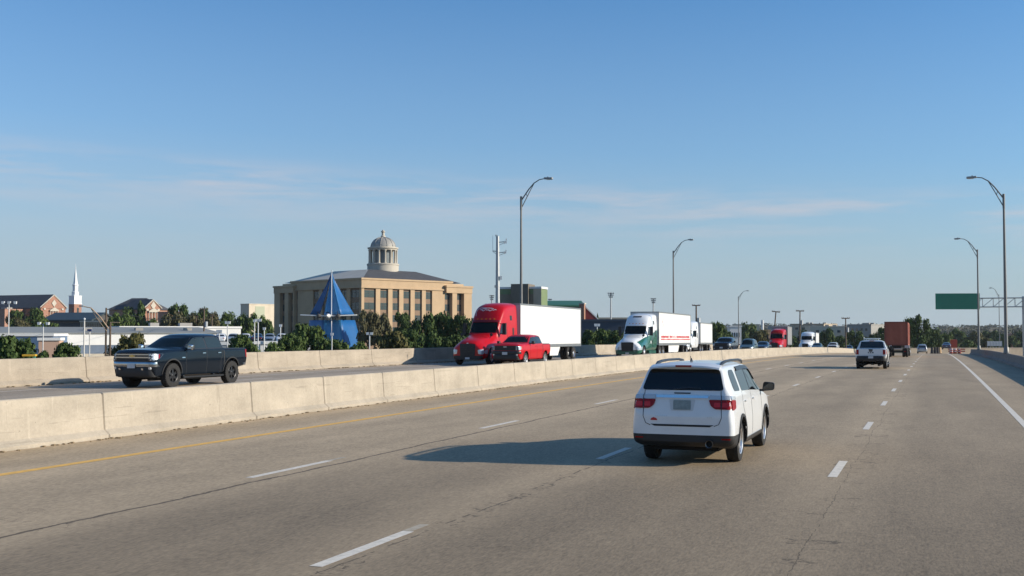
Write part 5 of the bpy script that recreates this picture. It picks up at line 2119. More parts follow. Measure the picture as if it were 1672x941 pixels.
warehouse()
rt, h = block(-20, 165, 549, 9, 10, 10, mat('blue_trim_wall', (.08, .14, .24), .6), 'low blue and white shop roof at the left edge behind the green shrub', name='shop', cap=False, rm=M_WHITEW)
block(196, 200, 536, 22, 9, 33, M_WHITEW, 'taller white wing at the right end of the warehouse behind the olive shrub', name='white_warehouse_wing', cat='warehouse', rm=M_WHITEW)
block(63, 150, 556, 2.6, 3, 12, mat('pink_wall', (.55, .36, .26), .8), 'small pinkish kiosk behind the white floodlight pole', name='kiosk', cap=False, rm=M_WHITEW)

# tan block left of the domed hall: shaded face and pale face
rt, h = block(393, 520, 497.5, 6, 22, -38, M_CREAM, 'plain pale cream block between the trees and the domed hall', name='cream_block', cat='building', cap=False)
mb = MB()
mb.box(6.0, 6.08, 3.5, 9, h - 10, h - .8)
mb.build('panel', mat('pale_green_panel', (.40, .42, .30), .8), rt)
block(418, 150, 562, 8.0, 5, 14, M_WHITEW, 'low white wall-sided store behind the green shrub left of the pyramid', name='white_store', cap=False)
# raised car park with a pale edge, its cars are placed with the traffic
p = W(345, 542, 172)
PARK = thing('parking_deck', 'raised car park deck with a pale edge behind the black pickup and the green shrubs', 'car park', (p.x, p.y, GZ), R(8))
mb = MB()
mb.box(0, 11.5, 0, 14, 0, 7.0)
mb.build('wall', mat('deck_wall', (.30, .33, .35), .8, var=.1, vscale=.4), PARK)
mb = MB()
mb.box(-.1, 11.6, -.12, .12, 6.85, 7.35)
mb.build('parapet', M_WHITEW, PARK)
mb = MB()
mb.box(-.05, 11.55, .13, 14.05, 7.0, 7.06)
mb.build('deck', M_FLATR, PARK)

# green-topped brown building and its long green roof
rt, h = block(815, 210, 472, 8.0, 4.5, -16, M_BROWNW, 'brown block with green upper walls and a white cornice behind the first trailer', name='green_topped_building', cap=False, rm=M_WHITEW)
for (xa, xb) in ((-.05, 2.45), (5.85, 6.55)):
    mb = MB()
    mb.box(xa, xb, -.08, -.01, h - 1.0, h - .1)
    mb.build('green_band', M_GREENW, rt)
mb = MB()
mb.box(2.5, 5.8, -.8, 4, 0, h + .85)
mb.build('tower_bay', mat('tower_brown', (.15, .125, .095), .8, var=.1, vscale=.3), rt)
mb = MB()
mb.box(6.6, 8.08, -.09, -.01, 0, h - .05)
mb.build('corner_panel', M_TAN, rt)
mb = MB()
mb.box(8.01, 8.10, -.05, 4.5, 0, h - .1)
mb.build('green_wall', M_GREENW, rt)
rt, h = block(870, 240, 500, 10.5, 10, 4, M_BROWNW, 'long low hall with a green metal roof above the first trailer', name='green_roofed_hall', rm=M_GREENR, roof_kind='gable_x', pitch=.9)
# brick pillar and red sloping fin
p = W(951, 542, 225)
rt = thing('brick_pier', 'tall red brick pier at the end of the green-roofed hall', 'pier', (p.x, p.y, GZ), R(-20))
mb = MB()
mb.box(-.5, .5, -.5, .5, 0, W(951, 497, 225).z - GZ)
mb.build('shaft', M_BRICK, rt)
mb = MB()
zt0 = W(951, 497, 225).z - GZ
mb.box(-.62, .62, -.62, .62, zt0 - .02, zt0 + .25)
mb.build('cap', M_CORN, rt)
rt = thing('red_ramp_roof', 'steep red lean-to roof with a white edge right of the brick pier', 'roof', (p.x + .7, p.y + .2, GZ), R(0))
mb = MB()
zz = lambda py: W(951, py, 225).z - GZ
mb.prism([(0, 0, 0), (2.4, 0, 0), (2.4, 0, zz(522)), (0, 0, zz(503))], (0, 5, 0))
mb.build('wall', mat('dark_red_wall', (.22, .03, .03), .7), rt)
mb = MB()
mb.prism([(-.05, -.05, zz(503)), (2.5, -.05, zz(522.7)), (2.5, -.05, zz(520.5)), (-.05, -.05, zz(500.5))], (0, 5.1, 0))
mb.build('roof_edge', M_WHITEW, rt)
block(934, 190, 525, 9.0, 10, -4, M_BLUEW, 'low dark blue building with small lit panels behind the shrubs', name='dark_blue_building', cap=False, wins=[(3, .8, 7.4, 5.4, 6.2, .55)], wmat=M_WHITEW)
block(974, 330, 520.5, 9.5, 9, -4, M_CREAM, 'long cream wall rising behind the dark blue building', name='cream_hall', cap=False)

# ---- far buildings towards the right horizon
far = [
    (1196, 470, 531, 11, 8, -12, M_CREAM, 'cream shop with an orange band left of the third lamp post', 'shop'),
    (1213, 520, 540, 14, 8, 0, mat('orange_band_wall', (.50, .30, .16), .8), 'orange-tan storefront under pale green gable', 'shop'),
    (1192, 300, 534, 3.0, 4, 0, M_WHITEW, 'small white boxy structure behind the black wagon', 'small building'),
    (1262, 700, 533, 22, 14, 0, M_GREYW, 'broad grey warehouse on the skyline left of the leaning pole', 'warehouse'),
    (1290, 560, 530, 17, 20, -34, M_TAN, 'large tan box building with one slate-blue shaded end', 'warehouse'),
    (1323, 520, 534, 16, 16, -6, M_CREAM, 'long cream building with roof plant left of the white pickup', 'building'),
    (1384, 500, 531, 10.5, 18, -38, M_GREYW, 'grey box building with a dark shaded end above the parked traffic', 'warehouse'),
    (1417, 560, 533, 8, 9, 0, M_WHITEW, 'small white building beside the grey box building', 'building'),
    (1500, 1500, 532.0, 26, 18, 0, M_WHITEW, 'bright white hall far off on the skyline beside the big roadside tree', 'hall'),
    (1440, 900, 536, 12, 8, 0, M_GREYW, 'distant grey shed between the white pickup and the container', 'shed'),
    (1590, 700, 545, 20, 8, 0, M_GREYW, 'pale grey roofed depot seen under the green sign', 'depot'),
    (1650, 560, 546, 12, 8, 0, brick_mat('far_brick', (.30, .12, .08)), 'dark red depot beyond the sign gantry at right', 'depot'),
]
for (px, D, py, wd, dp, an, m, lb, ct) in far:
    bz = zt(*W(px, py, D).xy)
    if W(px, py, D).z - bz < 2.5:
        bz = W(px, py, D).z - 5
    rt, h = block(px, D, py, wd, dp, an, m, lb, name={'shop': 'shop', 'warehouse': 'far_warehouse', 'small building': 'hut', 'building': 'far_building', 'hall': 'far_hall', 'shed': 'far_shed', 'depot': 'depot'}[ct], cat=ct, cap=(ct in ('building', 'warehouse')), base=bz,
                  wins=[(4, wd * .1, wd * .9, h_, h_ + 1.2, wd * .10)] if False else [(4, wd * .1, wd * .9, max(.8, W(px, py, D).z - bz - 2.6), max(1.4, W(px, py, D).z - bz - 1.5), wd * .09)])
# white water-tank pylon on skyline
p = W(1245, 542, 900)
rt = thing('white_chimney', 'slim white stack rising on the skyline left of the leaning pole', 'chimney', (p.x, p.y, GZ))
mb = MB()
mb.path([(0, 0, 0), (0, 0, W(1245, 523, 900).z - GZ)], 1.0, 10)
mb.build('shaft', M_WHITEW, rt)

# ---- yellow and green feeder canopy in front of the left shrub
p = W(36, 578, 62)
rt = thing('yellow_canopy', 'little yellow-topped frame with a green post before the leftmost shrub', 'frame', (p.x, p.y, 0), R(10))
mb = MB()
k = 62 / FPX
zt1 = W(36, 582, 62).z
ym = mat('yellow_paint', (.62, .36, .03), .5)
mb.box(0, 20 * k, 0, .5, zt1, zt1 + 3.0 * k)
mb.build('beam', ym, rt)
mb = MB()
mb.box(.02, .02 + 2 * k, .1, .2, -6, zt1)
mb.build('post', ym, rt)
mb = MB()
mb.box(17 * k, 19.5 * k, .1, .25, -6, zt1)
mb.build('post', mat('teal_paint', (.05, .28, .20), .5), rt)

# ================================================================== TREES
TR = [
    # px, ytop, D, width px, kind, colour, label
    (30, 551, 66, 82, 'bush', 'dark', 'big dark green shrub above the far parapet at the left edge'),
    (-8, 560, 70, 40, 'bush', 'dark', 'dark shrub cut off by the left edge of the photo'),
    (108, 561, 72, 50, 'bush', 'dark', 'dark rounded shrub between the floodlight pole and the twin white poles'),
    (72, 573, 74, 22, 'bush', 'dark', 'low dark shrub at the foot of the floodlight pole'),
    (212, 546, 95, 60, 'bush', 'olive', 'olive brown shrub behind the hood of the black pickup'),
    (58, 505, 330, 34, 'round', 'dark', 'dark tree against the brick gable of the church'),
    (26, 507, 340, 26, 'round', 'dark', 'dark tree under the church roof at far left'),
    (36, 521, 230, 34, 'round', 'brown', 'brownish tree in front of the church'),
    (66, 519, 235, 32, 'round', 'mid', 'green tree left of the dark low building'),
    (84, 527, 215, 24, 'round', 'mid', 'small green tree overlapping the dark low building'),
    (231, 496, 300, 36, 'cone', 'dark', 'tall dark conifer before the small brick gable'),
    (211, 503, 300, 30, 'round', 'dark', 'dark tree left of the tall conifer'),
    (200, 513, 260, 42, 'round', 'mid', 'broad green tree behind the white warehouse'),
    (176, 519, 265, 30, 'round', 'mid', 'green tree right of the tan pavilion'),
    (250, 522, 240, 26, 'round', 'mid', 'green tree below the small brick gable'),
    (292, 498, 300, 38, 'round', 'dark', 'dark tall tree right of the brick annex'),
    (326, 504, 310, 36, 'round', 'dark', 'dark tree beside the wooden utility pole'),
    (282, 514, 225, 50, 'round', 'brown', 'wide brownish tree behind the cab of the black pickup'),
    (310, 516, 235, 40, 'round', 'brown', 'brownish tree left of the wooden utility pole'),
    (347, 512, 240, 46, 'round', 'brown', 'brownish tree right of the wooden utility pole'),
    (372, 511, 290, 32, 'round', 'dark', 'dark tree left of the cream block'),
    (404, 514, 250, 44, 'round', 'dark', 'dark tree standing before the cream block'),
    (434, 517, 255, 36, 'round', 'mid', 'green tree tucked against the shaded corner of the domed hall'),
    (394, 548, 105, 46, 'bush', 'mid', 'green shrub behind the tail of the black pickup'),
    (412, 562, 98, 30, 'bush', 'mid', 'small green shrub right of the tail of the black pickup'),
    (448, 561, 95, 50, 'bush', 'mid', 'spreading green shrub before the white wall-sided store'),
    (508, 531, 130, 66, 'bush', 'mid', 'tall green bush hiding the left foot of the blue pyramid'),
    (474, 546, 125, 48, 'bush', 'mid', 'green bush left of the blue pyramid'),
    (548, 556, 120, 50, 'bush', 'mid', 'low green bush in front of the blue pyramid'),
    (586, 560, 118, 46, 'bush', 'mid', 'low green bush covering the right foot of the blue pyramid'),
    (602, 509, 215, 40, 'round', 'brown', 'brownish tree right of the blue pyramid'),
    (624, 513, 225, 30, 'round', 'brown', 'second brownish tree before the windows of the domed hall'),
    (642, 543, 125, 62, 'bush', 'olive', 'olive bush behind the twin white lamps'),
    (656, 511, 210, 30, 'round', 'dark', 'dark tree before the middle of the sunlit facade'),
    (690, 514, 170, 52, 'round', 'dark', 'big dark tree before the blank panel of the domed hall'),
    (722, 513, 175, 46, 'round', 'dark', 'dark tree under the corner pavilion of the domed hall'),
    (748, 516, 172, 42, 'round', 'dark', 'dark tree just left of the red truck cab'),
    (772, 520, 180, 36, 'round', 'dark', 'dark tree half hidden by the red truck cab'),
    (668, 540, 140, 40, 'bush', 'dark', 'dark bush low in front of the sunlit facade'),
    (706, 546, 130, 56, 'bush', 'dark', 'dark bush low to the left of the red truck'),
    (740, 548, 128, 40, 'bush', 'dark', 'dark bush touching the red truck bonnet'),
    (962, 540, 150, 38, 'bush', 'dark', 'dark green bush right behind the first trailer'),
    (986, 538, 155, 40, 'bush', 'mid', 'green bush between the two articulated trucks'),
    (1006, 541, 150, 34, 'bush', 'dark', 'dark bush at the bonnet of the green and white truck'),
    (976, 515, 300, 10, 'cone', 'mid', 'small pointed tree before the cream wall'),
    (1170, 527, 240, 30, 'round', 'mid', 'green tree right of the second trailer'),
    (1186, 538, 260, 20, 'round', 'mid', 'small green tree behind the black wagon'),
    (1222, 529, 420, 34, 'round', 'mid', 'green tree beside the third lamp post'),
    (1240, 540, 380, 34, 'bush', 'olive', 'olive bush mass behind the far cars'),
    (1268, 541, 420, 26, 'round', 'mid', 'green tree near the leaning utility pole'),
    (1312, 540, 400, 24, 'round', 'dark', 'dark tree behind the far white truck cab'),
    (1290, 546, 330, 30, 'bush', 'mid', 'green bush between the far red and white truck cabs'),
    (1348, 537, 330, 32, 'round', 'dark', 'round dark tree left of the right-hand utility pole'),
    (1372, 549, 340, 26, 'bush', 'mid', 'bush at the foot of the right-hand utility pole'),
    (1396, 541, 320, 34, 'round', 'dark', 'dark tree behind the cab of the white pickup'),
    (1420, 546, 330, 30, 'round', 'dark', 'dark tree above the roof of the white pickup'),
    (1442, 535, 300, 22, 'round', 'dark', 'dark tree just left of the rusty container'),
    (1496, 517, 260, 38, 'round', 'dark', 'tall dark tree right of the rusty container'),
    (1484, 522, 275, 24, 'round', 'dark', 'dark tree half behind the rusty container'),
    (1523, 536, 300, 30, 'round', 'dark', 'lower dark tree right of the tall roadside tree'),
    (1546, 544, 330, 26, 'round', 'mid', 'small green tree above the far blue sedan'),
    (1566, 537, 480, 34, 'round', 'mid', 'green tree below the left edge of the green sign'),
    (1592, 543, 430, 40, 'round', 'olive', 'olive tree on the slope below the green sign'),
    (1618, 541, 520, 36, 'round', 'dark', 'dark tree between the two right lamp posts'),
    (1642, 545, 460, 40, 'round', 'mid', 'green tree behind the nearest right lamp post'),
    (1668, 542, 500, 40, 'round', 'dark', 'dark tree at the right edge behind the gantry post'),
    (1606, 553, 380, 30, 'bush', 'olive', 'olive scrub on the right slope near the white fence'),
    (1580, 556, 350, 30, 'bush', 'mid', 'green scrub beyond the orange crate'),
]
for a in TR:
    tree(*a)

# far woodland clothing the skyline: one mass of leaf clumps with trunks lost in it
rnd = random.Random(77)
mb = MB()
for k in range(2600):
    px = rnd.uniform(-150, 1820)
    D = rnd.uniform(480, 2300)
    p = W(px, 542, D)
    if abs(st_of(p.x, p.y)[1]) < 45 and D < 700:
        continue
    z0 = zt(p.x, p.y)
    hgt = rnd.uniform(3, 6.5) * (1.0 if D < 1000 else .9)
    wd = rnd.uniform(3, 8)
    for j in range(26):
        d = Vector((rnd.gauss(0, .5), rnd.gauss(0, .5), 0))
        c = Vector((p.x + d.x * wd, p.y + d.y * wd, z0 + hgt * rnd.uniform(.05, 1.0) * (1 - .35 * min(1, abs(d.x)))))
        s_ = rnd.uniform(.9, 2.4) * (1 if D < 1100 else 1.3)
        n = Vector((rnd.gauss(0, 1), rnd.gauss(0, 1) - .4, rnd.gauss(0, 1) + .5)).normalized()
        a = n.orthogonal().normalized() * s_
        b = n.cross(a)
        mb.add([c - a * .5, c + b * .5, c + a * .5, c - b * .5], [(0, 1, 2, 3)])
tag(mb.build('treeline', leaf_mat('far_leaves', (.022, .032, .013), (.075, .080, .034)), None, recalc=False), 'far dark woodland clothing the low hills along the skyline', None, None, 'stuff')


# ================================================================== STREET FURNITURE
M_POLE = mat('lamp_steel', (.17, .17, .165), .5, .45, var=.08, vscale=3)


def lamp_proto():
    root = thing('street_lamp', 'x', 'street lamp', (0, 0, 0))
    mb = MB()
    mb.path([(0, 0, 0), (0, 0, 6), (0, 0, 12.0)], [.135, .105, .075], 12)
    mb.lathe([(.26, 0), (.26, .08), (.2, .1), (.17, .5), (.13, .55)], 12, 'z')
    mb.build('pole', M_POLE, root, 50)
    mb = MB()
    mb.path([(0, 0, 11.75), (.62, 0, 12.65), (1.05, 0, 13.14), (1.5, 0, 13.42), (2.0, 0, 13.50)], [.055, .05, .045, .04, .035], 8)
    mb.path([(0, 0, 11.1), (.70, 0, 12.46), (1.05, 0, 13.10)], [.04, .035, .03], 8)
    mb.path([(.42, 0, 12.34), (.50, 0, 12.04)], .025, 6)
    mb.path([(0, 0, 11.0), (0, 0, 12.1)], .095, 10)
    mb.build('arm', M_POLE, root, 50)
    mb = MB()
    mb.prism([(1.9, -.16, 13.44), (2.55, -.20, 13.42), (2.62, 0, 13.42), (2.55, .20, 13.42), (1.9, .16, 13.44)], (0, 0, .14))
    mb.box(2.16, 2.24, -.05, .05, 13.57, 13.65)
    hd = mb.build('lamp_head', mat('lamp_grey', (.28, .29, .29), .5), root)
    mb = MB()
    mb.box(2.1, 2.5, -.13, .13, 13.39, 13.415)
    mb.build('lens', M_CLEAR, hd)
    return root


def place_lamp(src, px, D, py_top, label, flip=False):
    o = src if place_lamp.first else dup(src)
    place_lamp.first = False
    p = W(px, 542, D)
    s, t = st_of(p.x, p.y)
    zb = zr(s) + (OPP + 1.0 if t < -20 else .75)
    ztop = W(px, py_top, D).z
    sc = (ztop - zb) / 12.0
    o.location = (p.x, p.y, zb)
    o.scale = (sc, sc, sc)
    o.rotation_euler = (0, 0, (0 if not flip else math.pi) - TH * (1 if True else 0) + R(8) * (-1 if flip else 1))
    o['label'] = label
    o['group'] = 'curved-arm highway lamp posts'
    return o


place_lamp.first = True
LP = lamp_proto()
place_lamp(LP, 851, 96, 323, 'tall curved-arm lamp post rising behind the first white trailer')
place_lamp(LP, 1100, 152, 411, 'curved-arm lamp post rising behind the green and white truck')
place_lamp(LP, 1206, 205, 485, 'smaller distant curved-arm lamp post above the far black wagon')
place_lamp(LP, 1642.5, 96, 319, 'nearest curved-arm lamp post, reaching left over the right shoulder', True)
place_lamp(LP, 1598, 154, 409, 'curved-arm lamp post at the right end of the green sign', True)
lp = place_lamp(LP, 1632, 330, 482, 'faint distant curved-arm lamp post seen through the sign gantry', True)
lp.scale = (lp.scale[0] * .7, lp.scale[1] * .7, lp.scale[2])

# ---- overhead sign and cantilever gantry
D = 190
p = W(1676, 542, D)
g = thing('sign_gantry', 'grey cantilever truss gantry on a thick post at the right edge', 'sign gantry', (p.x, p.y, zr(200) - 1.0), -TH)
k = D / FPX
zl = lambda py: W(1640, py, D).z - (zr(200) - 1.0)
zt0, zb0 = zl(486.5), zl(501)
mb = MB()
mb.path([(0, 0, -.5), (0, 0, zl(484))], .62, 16)
mb.lathe([(.9, -.5), (.9, .0), (.65, .1)], 16, 'z')
mb.build('post', M_GALV, g, 50)
mb = MB()
Lx = -(1676 - 1545) * k
for y in (-.35, .35):
    for z in (zt0, zb0):
        mb.path([(0, y, z), (Lx, y, z)], .085, 8)
    n = 8
    for i in range(n):
        xa, xb = Lx * i / n, Lx * (i + 1) / n
        mb.path([(xa, y, zt0), (xa, y, zb0)], .05, 6)
        mb.path([(xa, y, zt0), (xb, y, zb0)], .05, 6)
for i in range(9):
    x = Lx * i / 8
    for z in (zt0, zb0):
        mb.path([(x, -.35, z), (x, .35, z)], .04, 6)
mb.build('truss', M_GALV, g, 50)
q = W(1565, 542, D - .8)
sg_ = thing('highway_sign', 'blank green overhead road sign hung on the gantry', 'road sign', (q.x, q.y + .2, W(1565, 492.5, D).z), -TH * .25)
hw, hh = 35 * k, 13.0 * k
mb = MB()
mb.box(-hw, hw, -.04, .0, -hh, hh)
pnl = mb.build('panel', mat('sign_green', (.010, .165, .105), .45, var=.06, vscale=.8), sg_)
mb = MB()
for i in range(1, 6):
    x = -hw + 2 * hw * i / 6
    mb.box(x - .012, x + .012, -.045, -.04, -hh, hh)
mb.build('panel_joint', mat('sign_green_joint', (.008, .13, .085), .5), sg_)
mb = MB()
for i in range(4):
    x = -hw + 2 * hw * (i + .5) / 4
    mb.box(x - .05, x + .05, .0, .12, -hh * .9, hh * .9)
mb.build('bracket', M_GALV, sg_)

# ---- mobile phone mast
D = 170
p = W(812.5, 542, D)
k = D / FPX
rt = thing('cell_tower', 'pale antenna mast with side arms rising behind the red truck cab', 'antenna mast', (p.x, p.y, GZ))
zz = lambda py: W(812, py, D).z - GZ
mb = MB()
mb.path([(0, 0, 0), (0, 0, zz(450)), (0, 0, zz(386))], [.42, .30, .24], 12)
mb.build('pole', M_GALV, rt, 50)
mb = MB()
wa = mat('antenna_white', (.62, .63, .63), .5)
for (py, sgn, ln) in ((396, 1, 13), (413, 1, 13), (411, -1, 8), (385, -1, 4)):
    mb.path([(0, -.1, zz(py)), (sgn * ln * k, -.1, zz(py) + .1)], .07, 6)
    mb.path([(0, -.1, zz(py) - .5), (sgn * ln * k, -.1, zz(py))], .04, 6)
mb.build('arm', M_GALV, rt)
for (x, py, hpx) in ((14, 394, 8), (11.5, 396, 5), (13.5, 411, 6), (11, 413, 4)):
    mb = MB()
    mb.box(x * k - .075, x * k + .075, -.2, .05, zz(py + hpx / 2), zz(py - hpx / 2))
    mb.build('antenna', wa, rt)
mb = MB()
mb.path([(-8 * k, 0, zz(411)), (-8 * k, 0, zz(385))], .03, 6)
mb.build('whip_antenna', wa, rt)
mb = MB()
mb.box(4 * k, 7 * k, -.3, .1, zz(457), zz(451))
mb.path([(0, 0, zz(454)), (5 * k, 0, zz(454))], .05, 6)
mb.build('equipment_box', wa, rt)
mb = MB()
mb.box(-5 * k, -2 * k, -.3, .1, zz(470), zz(466))
mb.build('equipment_box', M_GALV, rt)


# ---- stadium lights
def stadium(px, py, D, w, label):
    p = W(px, 542, D)
    k = D / FPX
    rt = thing('floodlight_mast', label, 'floodlight mast', (p.x, p.y, GZ), 0, 'sports floodlight masts')
    zz = lambda q: W(px, q, D).z - GZ
    mb = MB()
    mb.path([(0, 0, 0), (0, 0, zz(py))], [.32, .16], 8)
    mb.build('pole', M_GALV, rt)
    mb = MB()
    for j in range(3):
        z = zz(py + 1.2 + 3.0 * j)
        mb.path([(-w * k / 2 * (1 - .18 * j), 0, z), (w * k / 2 * (1 - .18 * j), 0, z)], .07, 6)
    mb.build('crossarm', M_GALV, rt)
    for j in range(3):
        for i in range(4 if j < 2 else 3):
            z = zz(py + 1.2 + 3.0 * j)
            n = 4 if j < 2 else 3
            x = (-.5 + (i + .5) / n) * w * k * (1 - .18 * j)
            mb = MB()
            mb.lathe([(0, .2), (.12, .18), (.19, -.12), (.16, -.16), (0, -.12)], 10, 'y', (x, -.2, z))
            mb.build('floodlight', mat('floodlight_grey', (.25, .26, .26), .4, .5), rt)


stadium(997.5, 478, 300, 11, 'taller floodlight mast standing clear between the two trailers')
stadium(1067, 487, 310, 9, 'floodlight mast peeping over the green and white truck')
stadium(898, 488, 330, 6.5, 'floodlight mast above the long green roof')
stadium(803, 482, 330, 8.5, 'floodlight mast close left of the antenna mast')


# ---- utility poles
def utility(px, py, D, label, lean=0.0, arm=6.5, steel=False, box=True):
    p = W(px, 542, D)
    z0 = zt(p.x, p.y)
    rt = thing('utility_pole', label, 'utility pole', (p.x, p.y, z0), 0, 'wooden utility poles')
    h = W(px, py, D).z - z0
    rt.rotation_euler = (0, R(lean), 0)
    k = D / FPX
    m = M_WOODPOLE
    mb = MB()
    mb.path([(0, 0, -.5), (0, 0, h)], [.2, .12], 8)
    mb.build('pole', m, rt)
    mb = MB()
    mb.box(-arm * k, arm * k, -.08, .08, h - 1.2 * k * 1.5, h - .2 * k)
    for x in (-.95, -.5, .5, .95):
        mb.path([(x * arm * k, 0, h - .3 * k), (x * arm * k, 0, h + 1.0 * k)], .06, 6)
    mb.build('crossarm', m, rt)
    if box:
        mb = MB()
        mb.lathe([(0, h - 3.2), (.26, h - 3.15), (.26, h - 2.2), (0, h - 2.15)], 10, 'z', (.4, -.1, 0))
        mb.build('transformer', M_GALV, rt)
    return rt


utility(1137, 498, 190, 'wooden utility pole behind the second trailer', 0)
utility(1260, 508, 240, 'leaning wooden utility pole above the far red truck', 5.5, box=False)
utility(1305, 507, 250, 'upright thin utility pole just left of the far white truck cab', 1.2)
utility(1381, 519, 250, 'pale utility pole with a short crossarm left of the white pickup', 0)
utility(333, 504, 190, 'wooden utility pole above the roof of the black pickup', 0)
utility(346, 515, 230, 'shorter bare pole right of the tallest pole above the black pickup', 0, 3, box=False)
utility(320, 517, 235, 'shorter bare pole left of the tallest pole above the black pickup', 0, 3, box=False)


# ---- parking lot floodlights and posts, left side
def yard_light(px, py, D, n, label, col=(.62, .62, .60), spread=7.0, cat='floodlight'):
    p = W(px, 542, D)
    k = D / FPX
    z0 = zt(p.x, p.y)
    rt = thing('yard_light', label, cat, (p.x, p.y, z0), 0, 'yard floodlights beyond the parapet')
    zz = lambda q: W(px, q, D).z - z0
    m = mat('yard_pole_%d' % int(col[0] * 100), col, .5)
    mb = MB()
    mb.path([(0, 0, 0), (0, 0, zz(py))], 1.1 * k * .8, 8)
    mb.build('pole', m, rt)
    if n > 1:
        mb = MB()
        mb.path([(-spread * k, 0, zz(py + 1)), (spread * k, 0, zz(py + 1))], .5 * k, 6)
        mb.build('crossarm', M_BLACK, rt)
    for i in range(n):
        x = 0 if n == 1 else spread * k * (-1 + 2 * i / (n - 1))
        mb = MB()
        s_ = 2.4 * k
        mb.prism([(x - s_, -.1, zz(py) + s_ * .9), (x + s_, -.1, zz(py) + s_ * .9), (x + s_ * .8, -.1, zz(py) - s_ * .9), (x - s_ * .8, -.1, zz(py) - s_ * .9)], (0, .25, 0))
        mb.build('floodlight', M_WHITEP, rt)


yard_light(70.5, 528.5, 85, 2, 'white twin floodlight post between the two dark shrubs at left')
yard_light(14, 494.5, 150, 3, 'triple floodlight on a pale pole in front of the church roof', spread=10)
yard_light(371.5, 527, 120, 2, 'twin floodlight post over the bed of the black pickup', spread=2)
yard_light(603.5, 545, 110, 2, 'twin white lamp post behind the start of the truck shadow', spread=3.2)
yard_light(542, 546, 100, 1, 'single white lamp in front of the blue pyramid')
yard_light(668, 551, 150, 2, 'twin lamp among the dark bushes left of the red truck', spread=3)
yard_light(975, 531, 160, 2, 'twin lamp before the dark blue building', spread=2.5)
yard_light(415.5, 524, 140, 1, 'tall slim white post left of the blue pyramid, nearer the pickup')
yard_light(421.5, 523, 145, 2, 'tall slim white post with two small lamps left of the blue pyramid', spread=3)
yard_light(458, 532, 160, 1, 'round-headed white lamp at the shaded corner of the domed hall')
yard_light(358, 541, 150, 2, 'low twin lamp in the car park behind the black pickup', spread=2.5)
yard_light(431.5, 537, 150, 1, 'white globe lamp in the car park before the domed hall')

# white twin posts by the warehouse (plain bollard-like poles)
for (px, py, D, lb) in ((137.5, 521, 90, 'thick pale post with a rounded top before the white warehouse'), (146.5, 541, 92, 'thinner pale post with a small dark blue sign before the white warehouse')):
    p = W(px, 542, D)
    z0 = zt(p.x, p.y)
    rt = thing('pale_post', lb, 'post', (p.x, p.y, z0))
    mb = MB()
    h = W(px, py, D).z - z0
    mb.path([(0, 0, 0), (0, 0, h)], .06 if px < 140 else .05, 8)
    mb.build('post', mat('pale_post_paint', (.58, .56, .52), .6), rt)
    mb = MB()
    if px < 140:
        mb.lathe([(0, h - .1), (.09, h - .05), (.09, h + .05), (0, h + .1)], 10, 'z')
        mb.build('cap', M_WHITEP, rt)
    else:
        mb.box(-.17, .17, -.1, .0, h, h + .17)
        mb.build('sign_panel', mat('navy_panel', (.03, .05, .16), .5), rt)

# brown timber pole with diagonal mast arms (old lamp arm) by the warehouse
D = 88
k = D / FPX
p = W(173, 542, D)
z0 = zt(p.x, p.y)
zz = lambda q: W(173, q, D).z - z0
rt = thing('guyed_pole', 'brown double timber pole with a long slanting lamp arm before the warehouse', 'utility pole', (p.x, p.y, z0))
mb = MB()
mb.path([(0, 0, 0), (0, 0, zz(503))], [.11, .07], 8)
mb.path([(7.0 * k, 0, 0), (7.0 * k, 0, zz(527))], [.09, .08], 8)
mb.build('pole', M_WOODPOLE, rt)
mb = MB()
tm = mat('pale_timber', (.42, .30, .20), .8)
mb.path([(5 * k, -.1, zz(537)), (-8 * k, -.1, zz(519)), (-24 * k, -.1, zz(503)), (-40 * k, -.1, zz(500))], [.05, .05, .045, .04], 6)
mb.path([(2 * k, -.1, zz(541)), (-14 * k, -.1, zz(520)), (-24 * k, -.1, zz(504))], .035, 6)
mb.path([(7 * k, 0, zz(527)), (22 * k, 0, zz(527))], .035, 6)
mb.build('lamp_arm', tm, rt)
mb = MB()
mb.box(-43 * k, -36 * k, -.2, .1, zz(501), zz(499))
mb.build('lamp_head', M_GALV, rt)

# wires slung from pole to pole
mb = MB()


def wire(a, b, sag, r_=.022):
    pts = []
    for i in range(13):
        t = i / 12
        q = Vector(a).lerp(Vector(b), t)
        q.z -= sag * 4 * t * (1 - t)
        pts.append(q)
    mb.path(pts, r_, 4)


wire(W(333, 506, 190), W(175, 505, 88), 1.2)
wire(W(333, 509, 190), W(-60, 512, 150), 1.5)
tag(mb.build('overhead_wire', M_DARK), 'thin dark overhead wires slung from the wooden pole above the black pickup', 'wire')

# ---- roadwork barrels, planks and crates beyond the crest
def barrel(px, py, D, label, h=1.0, col=(.62, .14, .03), stripes=True):
    p = W(px, 542, D)
    s, t = st_of(p.x, p.y)
    rt = thing('traffic_barrel', label, 'traffic barrel', rw(s, t), 0, 'roadwork barrels beyond the crest')
    mb = MB()
    mb.lathe([(.30, .04), (.28, .35), (.27, .36), (.26, .68), (.24, .70), (.23, h), (0, h)], 14, 'z')
    mb.build('drum', mat('barrel_%d' % int(col[0] * 100), col, .5), rt, 30)
    if stripes:
        mb = MB()
        for z in (.40, .74):
            mb.lathe([(.28, z), (.26, z + .14)], 14, 'z')
        mb.build('stripe', M_WHITEP, rt)
    mb = MB()
    mb.lathe([(.4, 0), (.4, .06), (.3, .07)], 14, 'z')
    mb.build('base', M_RUB, rt)


